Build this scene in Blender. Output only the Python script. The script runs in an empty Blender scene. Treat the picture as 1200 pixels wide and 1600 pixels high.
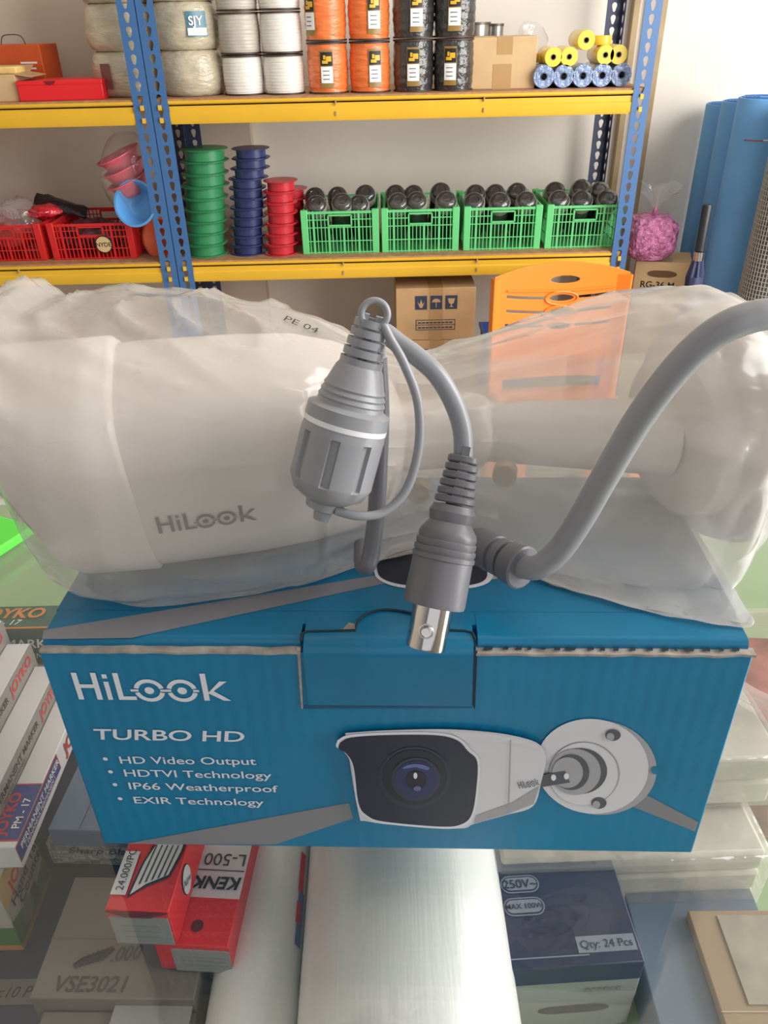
import bpy, math, random
from mathutils import Vector, Matrix, noise
random.seed(7)
PI = math.pi
V = Vector
sc = bpy.context.scene
col = sc.collection

# ------------------------------------------------------------------ camera, world, light
CZ = 1.1565                                  # eye height above the floor
F_PX, PITCH, ROLL = 1217.8, 0.5641, -0.02355
fw = V((0, math.cos(PITCH), -math.sin(PITCH)))
r0 = V((1, 0, 0)); u0 = r0.cross(fw)
rt = r0 * math.cos(ROLL) + u0 * math.sin(ROLL)
up = -r0 * math.sin(ROLL) + u0 * math.cos(ROLL)
EYE = V((0, 0, CZ))
cd = bpy.data.cameras.new('camera'); cam = bpy.data.objects.new('camera', cd); col.objects.link(cam)
cam.matrix_world = Matrix(((rt.x, up.x, -fw.x, 0), (rt.y, up.y, -fw.y, 0), (rt.z, up.z, -fw.z, CZ), (0, 0, 0, 1)))
cd.sensor_fit = 'VERTICAL'; cd.sensor_height = 24.0; cd.lens = 24.0 * F_PX / 1600.0
cd.clip_start = 0.01; cd.clip_end = 60
sc.camera = cam

w = bpy.data.worlds.new('world'); sc.world = w; w.use_nodes = True
bg = w.node_tree.nodes['Background']
bg.inputs[0].default_value = (0.93, 0.96, 1.0, 1); bg.inputs[1].default_value = 0.2

def area(name, loc, target, sx, sy, power, color):
    d = bpy.data.lights.new(name, 'AREA'); d.shape = 'RECTANGLE'; d.size = sx; d.size_y = sy
    d.energy = power; d.color = color
    o = bpy.data.objects.new(name, d); col.objects.link(o); o.location = loc
    o.rotation_euler = (V(target) - V(loc)).to_track_quat('-Z', 'Y').to_euler()
    return o
area('daylight_window', (1.95, 0.50, 1.48), (0.3, 1.7, 0.95), 2.0, 1.7, 98, (1.0, 0.985, 0.96))
area('front_fill', (0.2, -1.9, 1.75), (0, 0.3, 0.95), 2.6, 1.9, 9, (0.95, 0.98, 1.0))  # added fill from behind the viewer, placed to brighten the box front
area('overhead_fill', (-0.1, 0.75, 2.9), (-0.1, 0.75, 0), 1.6, 0.5, 2, (1.0, 0.98, 0.95))  # weak added fill from overhead, no known fixture there
sc.view_settings.view_transform = 'Standard'; sc.view_settings.look = 'None'
sc.view_settings.exposure = 0.05; sc.view_settings.gamma = 1.0
try: sc.view_settings.use_curve_mapping = False
except Exception: pass

# ------------------------------------------------------------------ measuring helpers
def ray(px, py): return fw + rt * ((px - 600) / F_PX) - up * ((py - 800) / F_PX)
def at(px, py, Y):  d = ray(px, py); return EYE + d * (Y / d.y)
def on(px, py, Z):  d = ray(px, py); return EYE + d * ((Z - CZ) / d.z)

# ------------------------------------------------------------------ materials
def lin(c):
    return tuple((x / 255 / 12.92) if x / 255 <= 0.04045 else ((x / 255 + 0.055) / 1.055) ** 2.4 for x in c) + (1,)
MATS = {}
def mat(name, rgb, rough=0.5, metal=0.0, spec=0.5, vary=0.0, vscale=8, bump=0.0, bscale=40, coat=0.0, stretch=None):
    if name in MATS: return MATS[name]
    m = bpy.data.materials.new(name); m.use_nodes = True
    nt = m.node_tree; b = nt.nodes['Principled BSDF']
    b.inputs['Base Color'].default_value = lin(rgb); b.inputs['Roughness'].default_value = rough
    b.inputs['Metallic'].default_value = metal; b.inputs['Specular IOR Level'].default_value = spec
    b.inputs['Coat Weight'].default_value = coat; b.inputs['Coat Roughness'].default_value = 0.12
    if vary or bump:
        tc = nt.nodes.new('ShaderNodeTexCoord'); mp = nt.nodes.new('ShaderNodeMapping')
        nt.links.new(tc.outputs['Object'], mp.inputs[0])
        if stretch: mp.inputs['Scale'].default_value = stretch
    if vary:
        n = nt.nodes.new('ShaderNodeTexNoise'); n.inputs['Scale'].default_value = vscale; n.inputs['Detail'].default_value = 4
        nt.links.new(mp.outputs[0], n.inputs[0])
        r = nt.nodes.new('ShaderNodeValToRGB')
        a = lin([max(0, x * (1 - vary)) for x in rgb]); c = lin([min(255, x * (1 + vary)) for x in rgb])
        r.color_ramp.elements[0].color = a; r.color_ramp.elements[1].color = c
        r.color_ramp.elements[0].position = 0.3; r.color_ramp.elements[1].position = 0.7
        nt.links.new(n.outputs[0], r.inputs[0]); nt.links.new(r.outputs[0], b.inputs['Base Color'])
    if bump:
        n2 = nt.nodes.new('ShaderNodeTexNoise'); n2.inputs['Scale'].default_value = bscale; n2.inputs['Detail'].default_value = 3
        nt.links.new(mp.outputs[0], n2.inputs[0])
        bp = nt.nodes.new('ShaderNodeBump'); bp.inputs['Strength'].default_value = bump; bp.inputs['Distance'].default_value = 0.01
        nt.links.new(n2.outputs[0], bp.inputs['Height']); nt.links.new(bp.outputs[0], b.inputs['Normal'])
        nt.links.new(bp.outputs[0], b.inputs['Coat Normal'])
    MATS[name] = m; return m

def corrugated(name, rgb, axis, period, strength=0.25):
    m = mat(name, rgb, 0.38, vary=0.03, vscale=30)
    nt = m.node_tree; b = nt.nodes['Principled BSDF']
    tc = nt.nodes.new('ShaderNodeTexCoord'); wv = nt.nodes.new('ShaderNodeTexWave')
    wv.wave_type = 'BANDS'; wv.bands_direction = axis; wv.inputs['Scale'].default_value = 1 / period / 3.18
    wv.inputs['Distortion'].default_value = 0.6
    bp = nt.nodes.new('ShaderNodeBump'); bp.inputs['Strength'].default_value = strength; bp.inputs['Distance'].default_value = 0.0006
    nt.links.new(tc.outputs['Object'], wv.inputs[0]); nt.links.new(wv.outputs[1], bp.inputs['Height'])
    nt.links.new(bp.outputs[0], b.inputs['Normal'])
    return m

def film(name, rgb, haze, rough=0.18, gloss=0.25, transl=0.4, vary=0.0, vscale=20, bump=0.0, bscale=60, stretch=None):
    """see-through plastic film: part clear, part milky, with a surface sheen"""
    if name in MATS: return MATS[name]
    m = bpy.data.materials.new(name); m.use_nodes = True
    nt = m.node_tree; N = nt.nodes; L = nt.links
    for n in list(N): N.remove(n)
    out = N.new('ShaderNodeOutputMaterial'); tr = N.new('ShaderNodeBsdfTransparent')
    di = N.new('ShaderNodeBsdfDiffuse'); tl = N.new('ShaderNodeBsdfTranslucent'); gl = N.new('ShaderNodeBsdfGlossy')
    di.inputs[0].default_value = lin(rgb); tl.inputs[0].default_value = lin(rgb)
    gl.inputs['Color'].default_value = (1, 1, 1, 1); gl.inputs['Roughness'].default_value = rough
    mx = N.new('ShaderNodeMixShader'); mx.inputs[0].default_value = transl
    L.new(di.outputs[0], mx.inputs[1]); L.new(tl.outputs[0], mx.inputs[2])
    mh = N.new('ShaderNodeMixShader'); mh.inputs[0].default_value = haze
    L.new(tr.outputs[0], mh.inputs[1]); L.new(mx.outputs[0], mh.inputs[2])
    lw = N.new('ShaderNodeLayerWeight'); lw.inputs[0].default_value = 0.5
    pw_ = N.new('ShaderNodeMath'); pw_.operation = 'POWER'; pw_.inputs[1].default_value = 4.0; L.new(lw.outputs['Facing'], pw_.inputs[0])
    ma = N.new('ShaderNodeMath'); ma.operation = 'MULTIPLY_ADD'; ma.inputs[1].default_value = 0.9 * gloss / 0.3; ma.inputs[2].default_value = 0.045 * gloss / 0.3
    ma.use_clamp = True; L.new(pw_.outputs[0], ma.inputs[0])
    mg = N.new('ShaderNodeMixShader'); L.new(ma.outputs[0], mg.inputs[0])
    L.new(mh.outputs[0], mg.inputs[1]); L.new(gl.outputs[0], mg.inputs[2])
    L.new(mg.outputs[0], out.inputs[0])
    if vary or bump:
        tc = N.new('ShaderNodeTexCoord'); mp = N.new('ShaderNodeMapping'); L.new(tc.outputs['Object'], mp.inputs[0])
        if stretch: mp.inputs['Scale'].default_value = stretch
    if vary:
        n = N.new('ShaderNodeTexNoise'); n.inputs['Scale'].default_value = vscale; n.inputs['Detail'].default_value = 4
        L.new(mp.outputs[0], n.inputs[0])
        mr = N.new('ShaderNodeMapRange'); mr.inputs[1].default_value = 0.3; mr.inputs[2].default_value = 0.7
        mr.inputs[3].default_value = max(0, haze - vary); mr.inputs[4].default_value = min(1, haze + vary)
        L.new(n.outputs[0], mr.inputs[0]); L.new(mr.outputs[0], mh.inputs[0])
    if bump:
        n2 = N.new('ShaderNodeTexNoise'); n2.inputs['Scale'].default_value = bscale; n2.inputs['Detail'].default_value = 2
        L.new(mp.outputs[0], n2.inputs[0])
        bp = N.new('ShaderNodeBump'); bp.inputs['Strength'].default_value = bump; bp.inputs['Distance'].default_value = 0.004
        L.new(n2.outputs[0], bp.inputs['Height'])
        L.new(bp.outputs[0], gl.inputs['Normal']); L.new(bp.outputs[0], lw.inputs['Normal']); L.new(bp.outputs[0], di.inputs['Normal'])
    MATS[name] = m; return m

# ------------------------------------------------------------------ mesh collector
TEXTS = {}
def text_data(s, bold, shear, sp):
    k = (s, bold, shear, sp)
    if k not in TEXTS:
        c = bpy.data.curves.new('t', 'FONT'); c.body = s; c.size = 1; c.offset = bold; c.shear = shear; c.space_character = sp
        c.resolution_u = 4; c.fill_mode = 'FRONT'
        o = bpy.data.objects.new('t', c); me = bpy.data.meshes.new_from_object(o)
        vs = [v.co.copy() for v in me.vertices]; fs = [list(p.vertices) for p in me.polygons]
        bpy.data.objects.remove(o); bpy.data.meshes.remove(me); bpy.data.curves.remove(c)
        TEXTS[k] = (vs, fs)
    return TEXTS[k]

def frame(o, x, y, z=None):
    x = V(x).normalized(); y = V(y); y = (y - x * y.dot(x)).normalized(); z = x.cross(y)
    m = Matrix((x, y, z)).transposed().to_4x4(); m.translation = V(o); return m
def along(p0, p1):
    """frame at p0 whose z runs to p1"""
    z = (V(p1) - V(p0)).normalized(); a = V((1, 0, 0)) if abs(z.x) < 0.8 else V((0, 1, 0))
    x = (a - z * a.dot(z)).normalized(); y = z.cross(x)
    m = Matrix((x, y, z)).transposed().to_4x4(); m.translation = V(p0); return m
def TR(x=0, y=0, z=0): return Matrix.Translation((x, y, z))
def RZ(a): return Matrix.Rotation(a, 4, 'Z')
def RX(a): return Matrix.Rotation(a, 4, 'X')
def RY(a): return Matrix.Rotation(a, 4, 'Y')
I4 = Matrix.Identity(4)

def spline(pts, n=8):
    P = [V(p) for p in pts]; out = []
    P = [P[0] * 2 - P[1]] + P + [P[-1] * 2 - P[-2]]
    for i in range(1, len(P) - 2):
        for k in range(n):
            t = k / n; a, b, c, d = P[i - 1], P[i], P[i + 1], P[i + 2]
            out.append(0.5 * ((2 * b) + (c - a) * t + (2 * a - 5 * b + 4 * c - d) * t * t + (3 * b - a - 3 * c + d) * t ** 3))
    out.append(P[-2]); return out
def interp(tab, x):
    if x <= tab[0][0]: return tab[0][1]
    for (a, b), (c, d) in zip(tab, tab[1:]):
        if x <= c: 
            t = (x - a) / (c - a); return b + (d - b) * t
    return tab[-1][1]

WM = {}
class M:
    def __init__(s): s.v = []; s.f = []; s.m = []
    def add(s, vs, fs, m, mx=None):
        k = len(s.v); s.v += [(mx @ V(v)) if mx is not None else V(v) for v in vs]
        for f in fs: s.f.append([i + k for i in f]); s.m.append(m)
        return s
    def box(s, c, d, m, mx=None):
        x, y, z = c; a, b, e = d[0] / 2, d[1] / 2, d[2] / 2
        vs = [(x + i * a, y + j * b, z + k * e) for k in (-1, 1) for j in (-1, 1) for i in (-1, 1)]
        return s.add(vs, [(0, 2, 3, 1), (4, 5, 7, 6), (0, 1, 5, 4), (2, 6, 7, 3), (0, 4, 6, 2), (1, 3, 7, 5)], m, mx)
    def bx(s, lo, hi, m, mx=None):
        return s.box([(a + b) / 2 for a, b in zip(lo, hi)], [b - a for a, b in zip(lo, hi)], m, mx)
    def lathe(s, prof, m, mx=None, n=32, lump=None):
        vs = []; fs = []; ring = []
        for r, z in prof:
            if r < 1e-6: ring.append([len(vs)]); vs.append((0, 0, z))
            else:
                ring.append(list(range(len(vs), len(vs) + n)))
                for i in range(n):
                    a = 2 * PI * i / n; q = r * (lump(a, z) if lump else 1)
                    vs.append((q * math.cos(a), q * math.sin(a), z))
        for A, B in zip(ring, ring[1:]):
            for i in range(n):
                j = (i + 1) % n
                if len(A) == 1 and len(B) == 1: break
                if len(A) == 1: fs.append((A[0], B[j], B[i]))
                elif len(B) == 1: fs.append((A[i], A[j], B[0]))
                else: fs.append((A[i], A[j], B[j], B[i]))
        return s.add(vs, fs, m, mx)
    def cyl(s, p0, p1, r, m, r1=None, n=24):
        l = (V(p1) - V(p0)).length
        return s.lathe([(0, 0), (r, 0), (r if r1 is None else r1, l), (0, l)], m, along(p0, p1), n)
    def tube(s, pts, r, m, n=10, smooth=8, flat=None, hint=None):
        P = spline(pts, smooth) if smooth else [V(p) for p in pts]
        vs = []; fs = []; t0 = (P[1] - P[0]).normalized()
        x = V(hint) if hint else (V((0, 0, 1)) if abs(t0.z) < 0.8 else V((0, 1, 0)))
        for i, p in enumerate(P):
            t = (P[min(i + 1, len(P) - 1)] - P[max(i - 1, 0)]).normalized()
            x = (x - t * x.dot(t)).normalized(); y = t.cross(x)
            rr = r(i / (len(P) - 1)) if callable(r) else r
            for k in range(n):
                a = 2 * PI * k / n; vs.append(p + x * (math.cos(a) * rr * (flat or 1)) + y * (math.sin(a) * rr))
        for i in range(len(P) - 1):
            for k in range(n):
                j = (k + 1) % n; fs.append((i * n + k, i * n + j, (i + 1) * n + j, (i + 1) * n + k))
        fs.append(list(range(n))[::-1]); fs.append([(len(P) - 1) * n + k for k in range(n)])
        return s.add(vs, fs, m)
    def ring(s, c, nrm, R, r, m, n=32, k=10):
        mx = along(c, V(c) + V(nrm)); vs = []; fs = []
        for i in range(n):
            a = 2 * PI * i / n
            for j in range(k):
                b = 2 * PI * j / k; q = R + r * math.cos(b); vs.append((q * math.cos(a), q * math.sin(a), r * math.sin(b)))
        for i in range(n):
            for j in range(k):
                i2 = (i + 1) % n; j2 = (j + 1) % k; fs.append((i * k + j, i2 * k + j, i2 * k + j2, i * k + j2))
        return s.add(vs, fs, m, mx)
    def poly(s, pts, m, mx=None):
        pts = [V(p) if len(p) == 3 else V((p[0], p[1], 0)) for p in pts]
        return s.add(pts, [list(range(len(pts)))], m, mx)
    def prism(s, pts, h, m, mx=None):
        n = len(pts); vs = [(p[0], p[1], 0) for p in pts] + [(p[0], p[1], h) for p in pts]
        return s.add(vs, [list(range(n))[::-1], [i + n for i in range(n)]] + [(i, (i + 1) % n, (i + 1) % n + n, i + n) for i in range(n)], m, mx)
    def text(s, t, mx, size, m, bold=0.0, shear=0.0, sx=1.0, sp=1.0, center=False):
        vs, fs = text_data(t, bold, shear, sp)
        if not vs: return s
        dx = -0.5 * (max(v.x for v in vs) + min(v.x for v in vs)) if center else 0
        dy = -0.36 if center else 0
        return s.add([((v.x + dx) * size * sx, (v.y + dy) * size, 0) for v in vs], fs, m, mx)
    def patch(s, c, r, a0, a1, z0, z1, m, n=8, th=0.0008):
        """a thin label bent round an upright cylinder; angle 0 faces the viewer (-y)"""
        vs = []
        for q in (r, r + th):
            for z in (z0, z1):
                for i in range(n + 1):
                    a = a0 + (a1 - a0) * i / n; vs.append((c[0] + q * math.sin(a), c[1] - q * math.cos(a), z))
        k = n + 1; fs = []
        for i in range(n):
            fs += [(2 * k + i, 2 * k + i + 1, 3 * k + i + 1, 3 * k + i), (i, k + i, k + i + 1, i + 1),
                   (k + i, 3 * k + i, 3 * k + i + 1, k + i + 1), (i, i + 1, 2 * k + i + 1, 2 * k + i)]
        fs += [(0, 2 * k, 3 * k, k), (n, k + n, 3 * k + n, 2 * k + n)]
        return s.add(vs, fs, m)
    def build(s, name, parent=None, bevel=0, seg=2, smooth=35, origin=None, solid=0, kind=None, sub=0, weld=False):
        me = bpy.data.meshes.new(name); o = bpy.data.objects.new(name, me); col.objects.link(o)
        if parent is not None:
            o.parent = parent; W = WM[parent]; WM[o] = W; iv = W.inverted()
        elif origin is not None:
            o.location = origin; W = TR(*origin); WM[o] = W; iv = W.inverted()
        else: iv = I4; WM[o] = I4
        me.from_pydata([iv @ v for v in s.v], [], s.f)
        slots = []
        for m in s.m:
            if m not in slots: slots.append(m); me.materials.append(m)
        for p, m in zip(me.polygons, s.m): p.material_index = slots.index(m); p.use_smooth = smooth > 0
        me.update()
        if smooth: me.set_sharp_from_angle(angle=math.radians(smooth))
        if bevel:
            b = o.modifiers.new('bevel', 'BEVEL'); b.width = bevel; b.segments = seg; b.limit_method = 'ANGLE'; b.angle_limit = math.radians(40)
            b.harden_normals = False
        if solid:
            b = o.modifiers.new('solid', 'SOLIDIFY'); b.thickness = solid; b.offset = -1
        if sub:
            b = o.modifiers.new('sub', 'SUBSURF'); b.levels = sub; b.render_levels = sub
        if kind: o['kind'] = kind
        return o

def tag(o, label, cat, group=None):
    o['label'] = label; o['category'] = cat
    if group: o['group'] = group
    return o
def thing(name, label, cat, loc, rz=0, group=None):
    o = bpy.data.objects.new(name, None); col.objects.link(o); o.empty_display_size = 0.02
    o.location = loc; o.rotation_euler = (0, 0, rz); WM[o] = TR(*loc) @ RZ(rz)
    return tag(o, label, cat, group)
KIDS = lambda o: [c for c in bpy.data.objects if c.parent == o]
def dup(o, loc, label, rz=0, group=None):
    c = o.copy(); col.objects.link(c); c.location = loc; c.rotation_euler = (0, 0, rz); c['label'] = label
    if group: c['group'] = group
    def kids(a, b):
        for k in KIDS(a):
            d = k.copy(); col.objects.link(d); d.parent = b; kids(k, d)
    kids(o, c)
    return c
NTH = ['lowest', 'second from bottom', 'third from bottom', 'fourth from bottom', 'fifth from bottom', 'sixth from bottom',
       'seventh from bottom', 'eighth from bottom', 'ninth from bottom', 'tenth from bottom', 'eleventh from bottom']
def nth(i, n): return 'topmost' if i == n - 1 else NTH[i]

# ------------------------------------------------------------------ palette
wallm = mat('wall_paint', (236, 228, 217), 0.85, vary=0.025, vscale=3)
floorm = mat('floor_tile', (190, 186, 176), 0.4, vary=0.04, vscale=5)
ceilm = mat('ceiling_paint', (235, 232, 226), 0.9)
tanm = mat('tan_wood', (172, 148, 110), 0.6, vary=0.08, vscale=12)
greym = mat('grey_painted_wood', (186, 176, 170), 0.6)
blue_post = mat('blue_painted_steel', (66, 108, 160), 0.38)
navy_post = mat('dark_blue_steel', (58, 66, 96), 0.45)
yellow = mat('yellow_painted_steel', (230, 180, 50), 0.36, vary=0.02)
particle = mat('particle_board', (170, 128, 92), 0.7, vary=0.1, vscale=60)
white = mat('white_print', (240, 240, 240), 0.45)
black = mat('black_print', (30, 30, 32), 0.5)
dk = mat('dark_ink', (60, 58, 56), 0.6)
tan_card = mat('brown_cardboard', (198, 160, 116), 0.75, vary=0.05, vscale=14)
tan_card2 = mat('light_cardboard', (205, 172, 128), 0.7, vary=0.04, vscale=14)
tape_m = mat('packing_tape', (184, 146, 98), 0.25, spec=0.6)
clear = film('clear_film', (235, 238, 240), 0.10, rough=0.08, gloss=0.30, bump=0.9, bscale=50)

# ------------------------------------------------------------------ room
def struct(name, lo, hi, m): return M().bx(lo, hi, m).build(name, kind='structure', smooth=0)
WY = 2.60
struct('floor', (-2.6, -3.2, -0.06), (2.1, WY + 0.1, 0), floorm)
struct('wall_back', (-2.6, WY, 0), (2.1, WY + 0.1, 3.0), wallm)
struct('wall_left', (-2.7, -3.2, 0), (-2.6, WY + 0.1, 3.0), wallm)
struct('ceiling', (-2.7, -1.2, 3.0), (2.1, WY + 0.1, 3.08), ceilm)
M().bx((2.0, -3.2, 0), (2.1, -0.75, 3.0), wallm).bx((2.0, -0.75, 0), (2.1, 1.45, 0.65), wallm).bx((2.0, -0.75, 2.7), (2.1, 1.45, 3.0), wallm).bx((2.0, 1.45, 0), (2.1, WY, 3.0), wallm).build('wall_right', kind='structure', smooth=0)
struct('pillar', (-1.25, 2.545, 0), (at(392, 215, 2.545).x, WY, 3.0), mat('wall_paint_shaded', (212, 197, 180), 0.85, vary=0.025, vscale=3))  # wall paint toned darker here, shade of the left side put into colour
def batten(name, x0, x1, d, m): struct(name, (x0, WY - d, 0), (x1, WY, 2.4), m)
batten('trim_1', at(985, 60, 2.57).x, at(994, 60, 2.57).x, 0.03, tanm)
batten('trim_2', at(1023, 60, 2.57).x, at(1036, 60, 2.57).x, 0.03, tanm)
batten('trim_3', at(1006, 60, 2.58).x, at(1022, 60, 2.58).x, 0.02, greym)

# ------------------------------------------------------------------ racks
YF = 2.1535; Z1 = 0.997; Z2 = 0.6074; Z0 = 0.20; YB = 2.50
BT = 0.004                                   # board stands a little above its beam
PITCHZ = 0.0283
def keyhole_flange(mm, mx, wd, z0, z1, ztop, m):
    """steel flange with keyhole slots between z0 and z1; local x across, y up"""
    keys = []
    for i in range(14):
        a = 2 * PI * i / 14; x = 0.0068 * math.sin(a); y = 0.005 + 0.0068 * math.cos(a)
        if y < 0.001: x *= 0.62; y = y - 0.0085
        keys.append((x, y))
    n = int((z1 - z0) / PITCHZ); h = wd / 2; p = PITCHZ / 2
    mm.add([(-h, 0, 0), (h, 0, 0), (h, z0, 0), (-h, z0, 0)], [(0, 1, 2, 3)], m, mx)
    for k in range(n):
        c = z0 + (k + 0.5) * PITCHZ; vs = []; fs = []
        for x, y in keys:
            yy = y + 0.001; s = min(h / max(abs(x), 1e-6), p / max(abs(yy), 1e-6)); vs.append((x * s, c + yy * s, 0))
        # pull nearest outer points into the corners
        for cx, cy in ((h, p), (h, -p), (-h, p), (-h, -p)):
            j = min(range(14), key=lambda q: (vs[q][0] - cx) ** 2 + (vs[q][1] - c - cy) ** 2); vs[j] = (cx, c + cy, 0)
        vs += [(x, c + y, 0) for x, y in keys]
        for q in range(14): fs.append((q, q + 14, (q + 1) % 14 + 14, (q + 1) % 14))
        mm.add(vs, fs, m, mx)
    zt = z0 + n * PITCHZ
    mm.add([(-h, zt, 0), (h, zt, 0), (h, ztop, 0), (-h, ztop, 0)], [(0, 1, 2, 3)], m, mx)
def post(rack, xl, yf, side, back, m, wd=0.04):
    """angle post: one flange towards the aisle, one running along the rack side"""
    mm = M(); xc = xl + wd / 2
    y1 = yf if not back else yf
    keyhole_flange(mm, frame((xc, yf, 0), (1, 0, 0), (0, 0, 1)), wd, 0.42, 1.40, 1.9, m)
    xs = xl + wd if side > 0 else xl
    yc = yf + wd / 2 if not back else yf - wd / 2
    keyhole_flange(mm, frame((xs, yc, 0), (0, 1, 0) if side < 0 else (0, -1, 0), (0, 0, 1)), wd, 0.42, 1.40, 1.9, m)
    return mm.build('post', rack, solid=0.0016, smooth=0)
def beam(rack, xa, xb, z, y, front=True):
    mm = M(); H = 0.052; s = 1 if front else -1
    pr = [(0, 0), (0, -0.006), (0.004, -0.009), (0.004, -0.024), (0.001, -0.027), (0.001, -0.046), (0.004, -H), (0.016, -H), (0.016, 0)]
    n = len(pr); vs = [(xa, y + s * a, z + b) for a, b in pr] + [(xb, y + s * a, z + b) for a, b in pr]
    fs = [(i, (i + 1) % n, (i + 1) % n + n, i + n) for i in range(n)] + [list(range(n)), [i + n for i in range(n)][::-1]]
    mm.add(vs, fs, yellow)
    if front:
        for x, d in ((xa, -1), (xb, 1)):                # hooks that sit in the post slots
            for zz in (-0.014, -0.042):
                mm.box((x + d * 0.021, y - 0.003, z + zz), (0.008, 0.006, 0.011), yellow)
        for k in (0.36, 0.68):                           # joint marks pressed in the face
            for zz in (-0.012, -0.036): mm.box((xa + (xb - xa) * k, y + 0.001, z + zz), (0.003, 0.008, 0.010), tanm)
    return mm.build('beam', rack)
xA = at(180, 0, YF).x; xB = at(211, 0, YF).x; xR = at(1009, 0, YF).x
def rack(name, label, xl, xr):
    """xl: left edge of the left post, xr: left edge of the right post"""
    t = thing('storage_rack', label, 'storage rack', ((xl + xr) / 2, YF, 0), 0)
    for x, sd in ((xl, -1), (xr, 1)):
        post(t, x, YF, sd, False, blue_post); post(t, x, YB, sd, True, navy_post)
    for z in (Z1, Z2, Z0):
        beam(t, xl + 0.04, xr, z, YF + 0.001); beam(t, xl + 0.04, xr, z, YB - 0.002, False)
        M().bx((xl + 0.006, YF + 0.005, z - 0.012), (xr + 0.034, YB - 0.004, z + BT), particle).build('shelf_board', t, smooth=0)
    return t
rack('storage_rack', 'blue and yellow boltless rack holding rope spools and green crates', xB, xR)
rack('storage_rack', 'blue and yellow rack bay with the red crates and red box', xA - 1.25, xA)
S1 = Z1 + BT; S2 = Z2 + BT; S0 = Z0 + BT

# ------------------------------------------------------------------ upper shelf goods
bale_m = mat('wrapped_pale_rope', (196, 184, 160), 0.35, vary=0.06, vscale=30, bump=0.35, bscale=55, coat=0.8, stretch=(1, 1, 3))
def bale(px, py, Y, z, r, h, label, group, name='rope_bale'):
    o = at(px, py, Y); sd = random.random() * 50
    t = thing(name, label, 'rope bale', (o.x, Y, z), random.random() * 0.4, group)
    lump = lambda a, zz: 1 + 0.05 * noise.noise(V((math.cos(a) * 2 + sd, math.sin(a) * 2, zz * 25))) + 0.012 * math.sin(zz * 900)
    pr = [(0, 0), (r * 0.8, 0)] + [(r * (0.86 + 0.14 * math.sin(PI * k / 14) ** 0.5), h * (0.02 + 0.96 * k / 14)) for k in range(15)] + [(r * 0.8, h), (r * 0.3, h * 0.98), (0, h * 0.97)]
    M().lathe(pr, bale_m, TR(o.x, Y, z), 48, lump).build('rope_coil', t)
    return t, o
lvl = ['bottom', 'middle', 'upper']
bh = 0.1
for c, (px, Y, r, nm) in enumerate(((206, 2.31, 0.09, 'behind the blue posts'), (303, 2.28, 0.083, 'beside the white spools'))):
    for k in range(3):
        t, o = bale(px, 130, Y, S1 + k * bh, r, bh, f'{lvl[k]} plastic wrapped pale rope bale in stack {nm}', 'plastic wrapped pale rope bales')
        if c == 1 and k == 1:
            lb = M(); lab = mat('teal_label', (72, 122, 140), 0.3); cx = (o.x, Y)
            lb.patch(cx, r * 1.04, 0.20, 0.78, S1 + 0.128, S1 + 0.180, lab)
            lb.patch(cx, r * 1.045, 0.22, 0.76, S1 + 0.131, S1 + 0.146, white)
            lb.text('SJY', frame((o.x + r * 1.07 * math.sin(.27), Y - r * 1.07 * math.cos(.27) - .002, S1 + 0.152), (1, 0.48, 0), (0, 0, 1)), 0.026, white, 0.02)
            lb.build('label', t)
        if c == 0 and k == 0:
            lb = M().patch((o.x, Y), r * 1.05, -0.55, -0.25, S1 + 0.02, S1 + 0.075, mat('maroon_label', (120, 70, 70), 0.4)); lb.build('label', t)

def spool(px, py, Y, z, r, h, mw, mf, label, group, cat='spool', flange=True, lab=None, ang=0.0, tilt=0.0):
    o = at(px, py, Y); t = thing('rope_spool', label, cat, (o.x, Y, z), 0, group); sd = random.random() * 9
    lump = lambda a, zz: 1 + 0.012 * math.sin(zz * 1500) + 0.02 * noise.noise(V((math.cos(a) * 3 + sd, math.sin(a) * 3, zz * 40)))
    pr = [(0, 0.003), (r * 0.9, 0.003)] + [(r * (0.95 + 0.05 * math.sin(PI * k / 30)), 0.004 + (h - 0.008) * k / 30) for k in range(31)] + [(r * 0.9, h - 0.003), (0, h - 0.003)]
    M().lathe(pr, mw, TR(o.x, Y, z), 40, lump).build('rope_winding', t)
    for zz in (0, h - 0.004):
        M().lathe([(0, 0), (r * 1.0, 0), (r * 1.0, 0.004), (0, 0.004)], mf, TR(o.x, Y, z + zz), 40).build('flange', t)
    if lab:
        lb = M(); c = (o.x, Y); a0 = ang
        lb.patch(c, r * 1.03, a0 - 0.30, a0 + 0.30, z + h * 0.12, z + h * 0.86, mat('tan_tag', (150, 120, 62), 0.35))
        lb.patch(c, r * 1.045, a0 - 0.27, a0 + 0.27, z + h * 0.56, z + h * 0.82, black)
        lb.patch(c, r * 1.06, a0 - 0.20, a0 + 0.06, z + h * 0.60, z + h * 0.66, yellow)
        lb.patch(c, r * 1.06, a0 - 0.02, a0 + 0.22, z + h * 0.64, z + h * 0.74, yellow)
        lb.patch(c, r * 1.06, a0 - 0.14, a0 - 0.04, z + h * 0.68, z + h * 0.76, yellow)
        lb.build('tag', t)
        st = M().patch(c, r * 1.055, a0 - 0.27, a0 + 0.27, z + h * 0.22, z + h * 0.54, white)
        for q in range(3): st.patch(c, r * 1.062, a0 - 0.18, a0 + 0.12, z + h * (0.29 + 0.08 * q), z + h * (0.305 + 0.08 * q), dk)
        st.build('sticker', t)
    return t
wh = mat('white_rope', (232, 228, 220), 0.5, bump=0.15, bscale=120, coat=0.5, stretch=(0.3, 0.3, 3))
gw = mat('grey_white_rope', (190, 182, 170), 0.5, bump=0.15, bscale=120, coat=0.4, stretch=(0.3, 0.3, 3))
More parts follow.
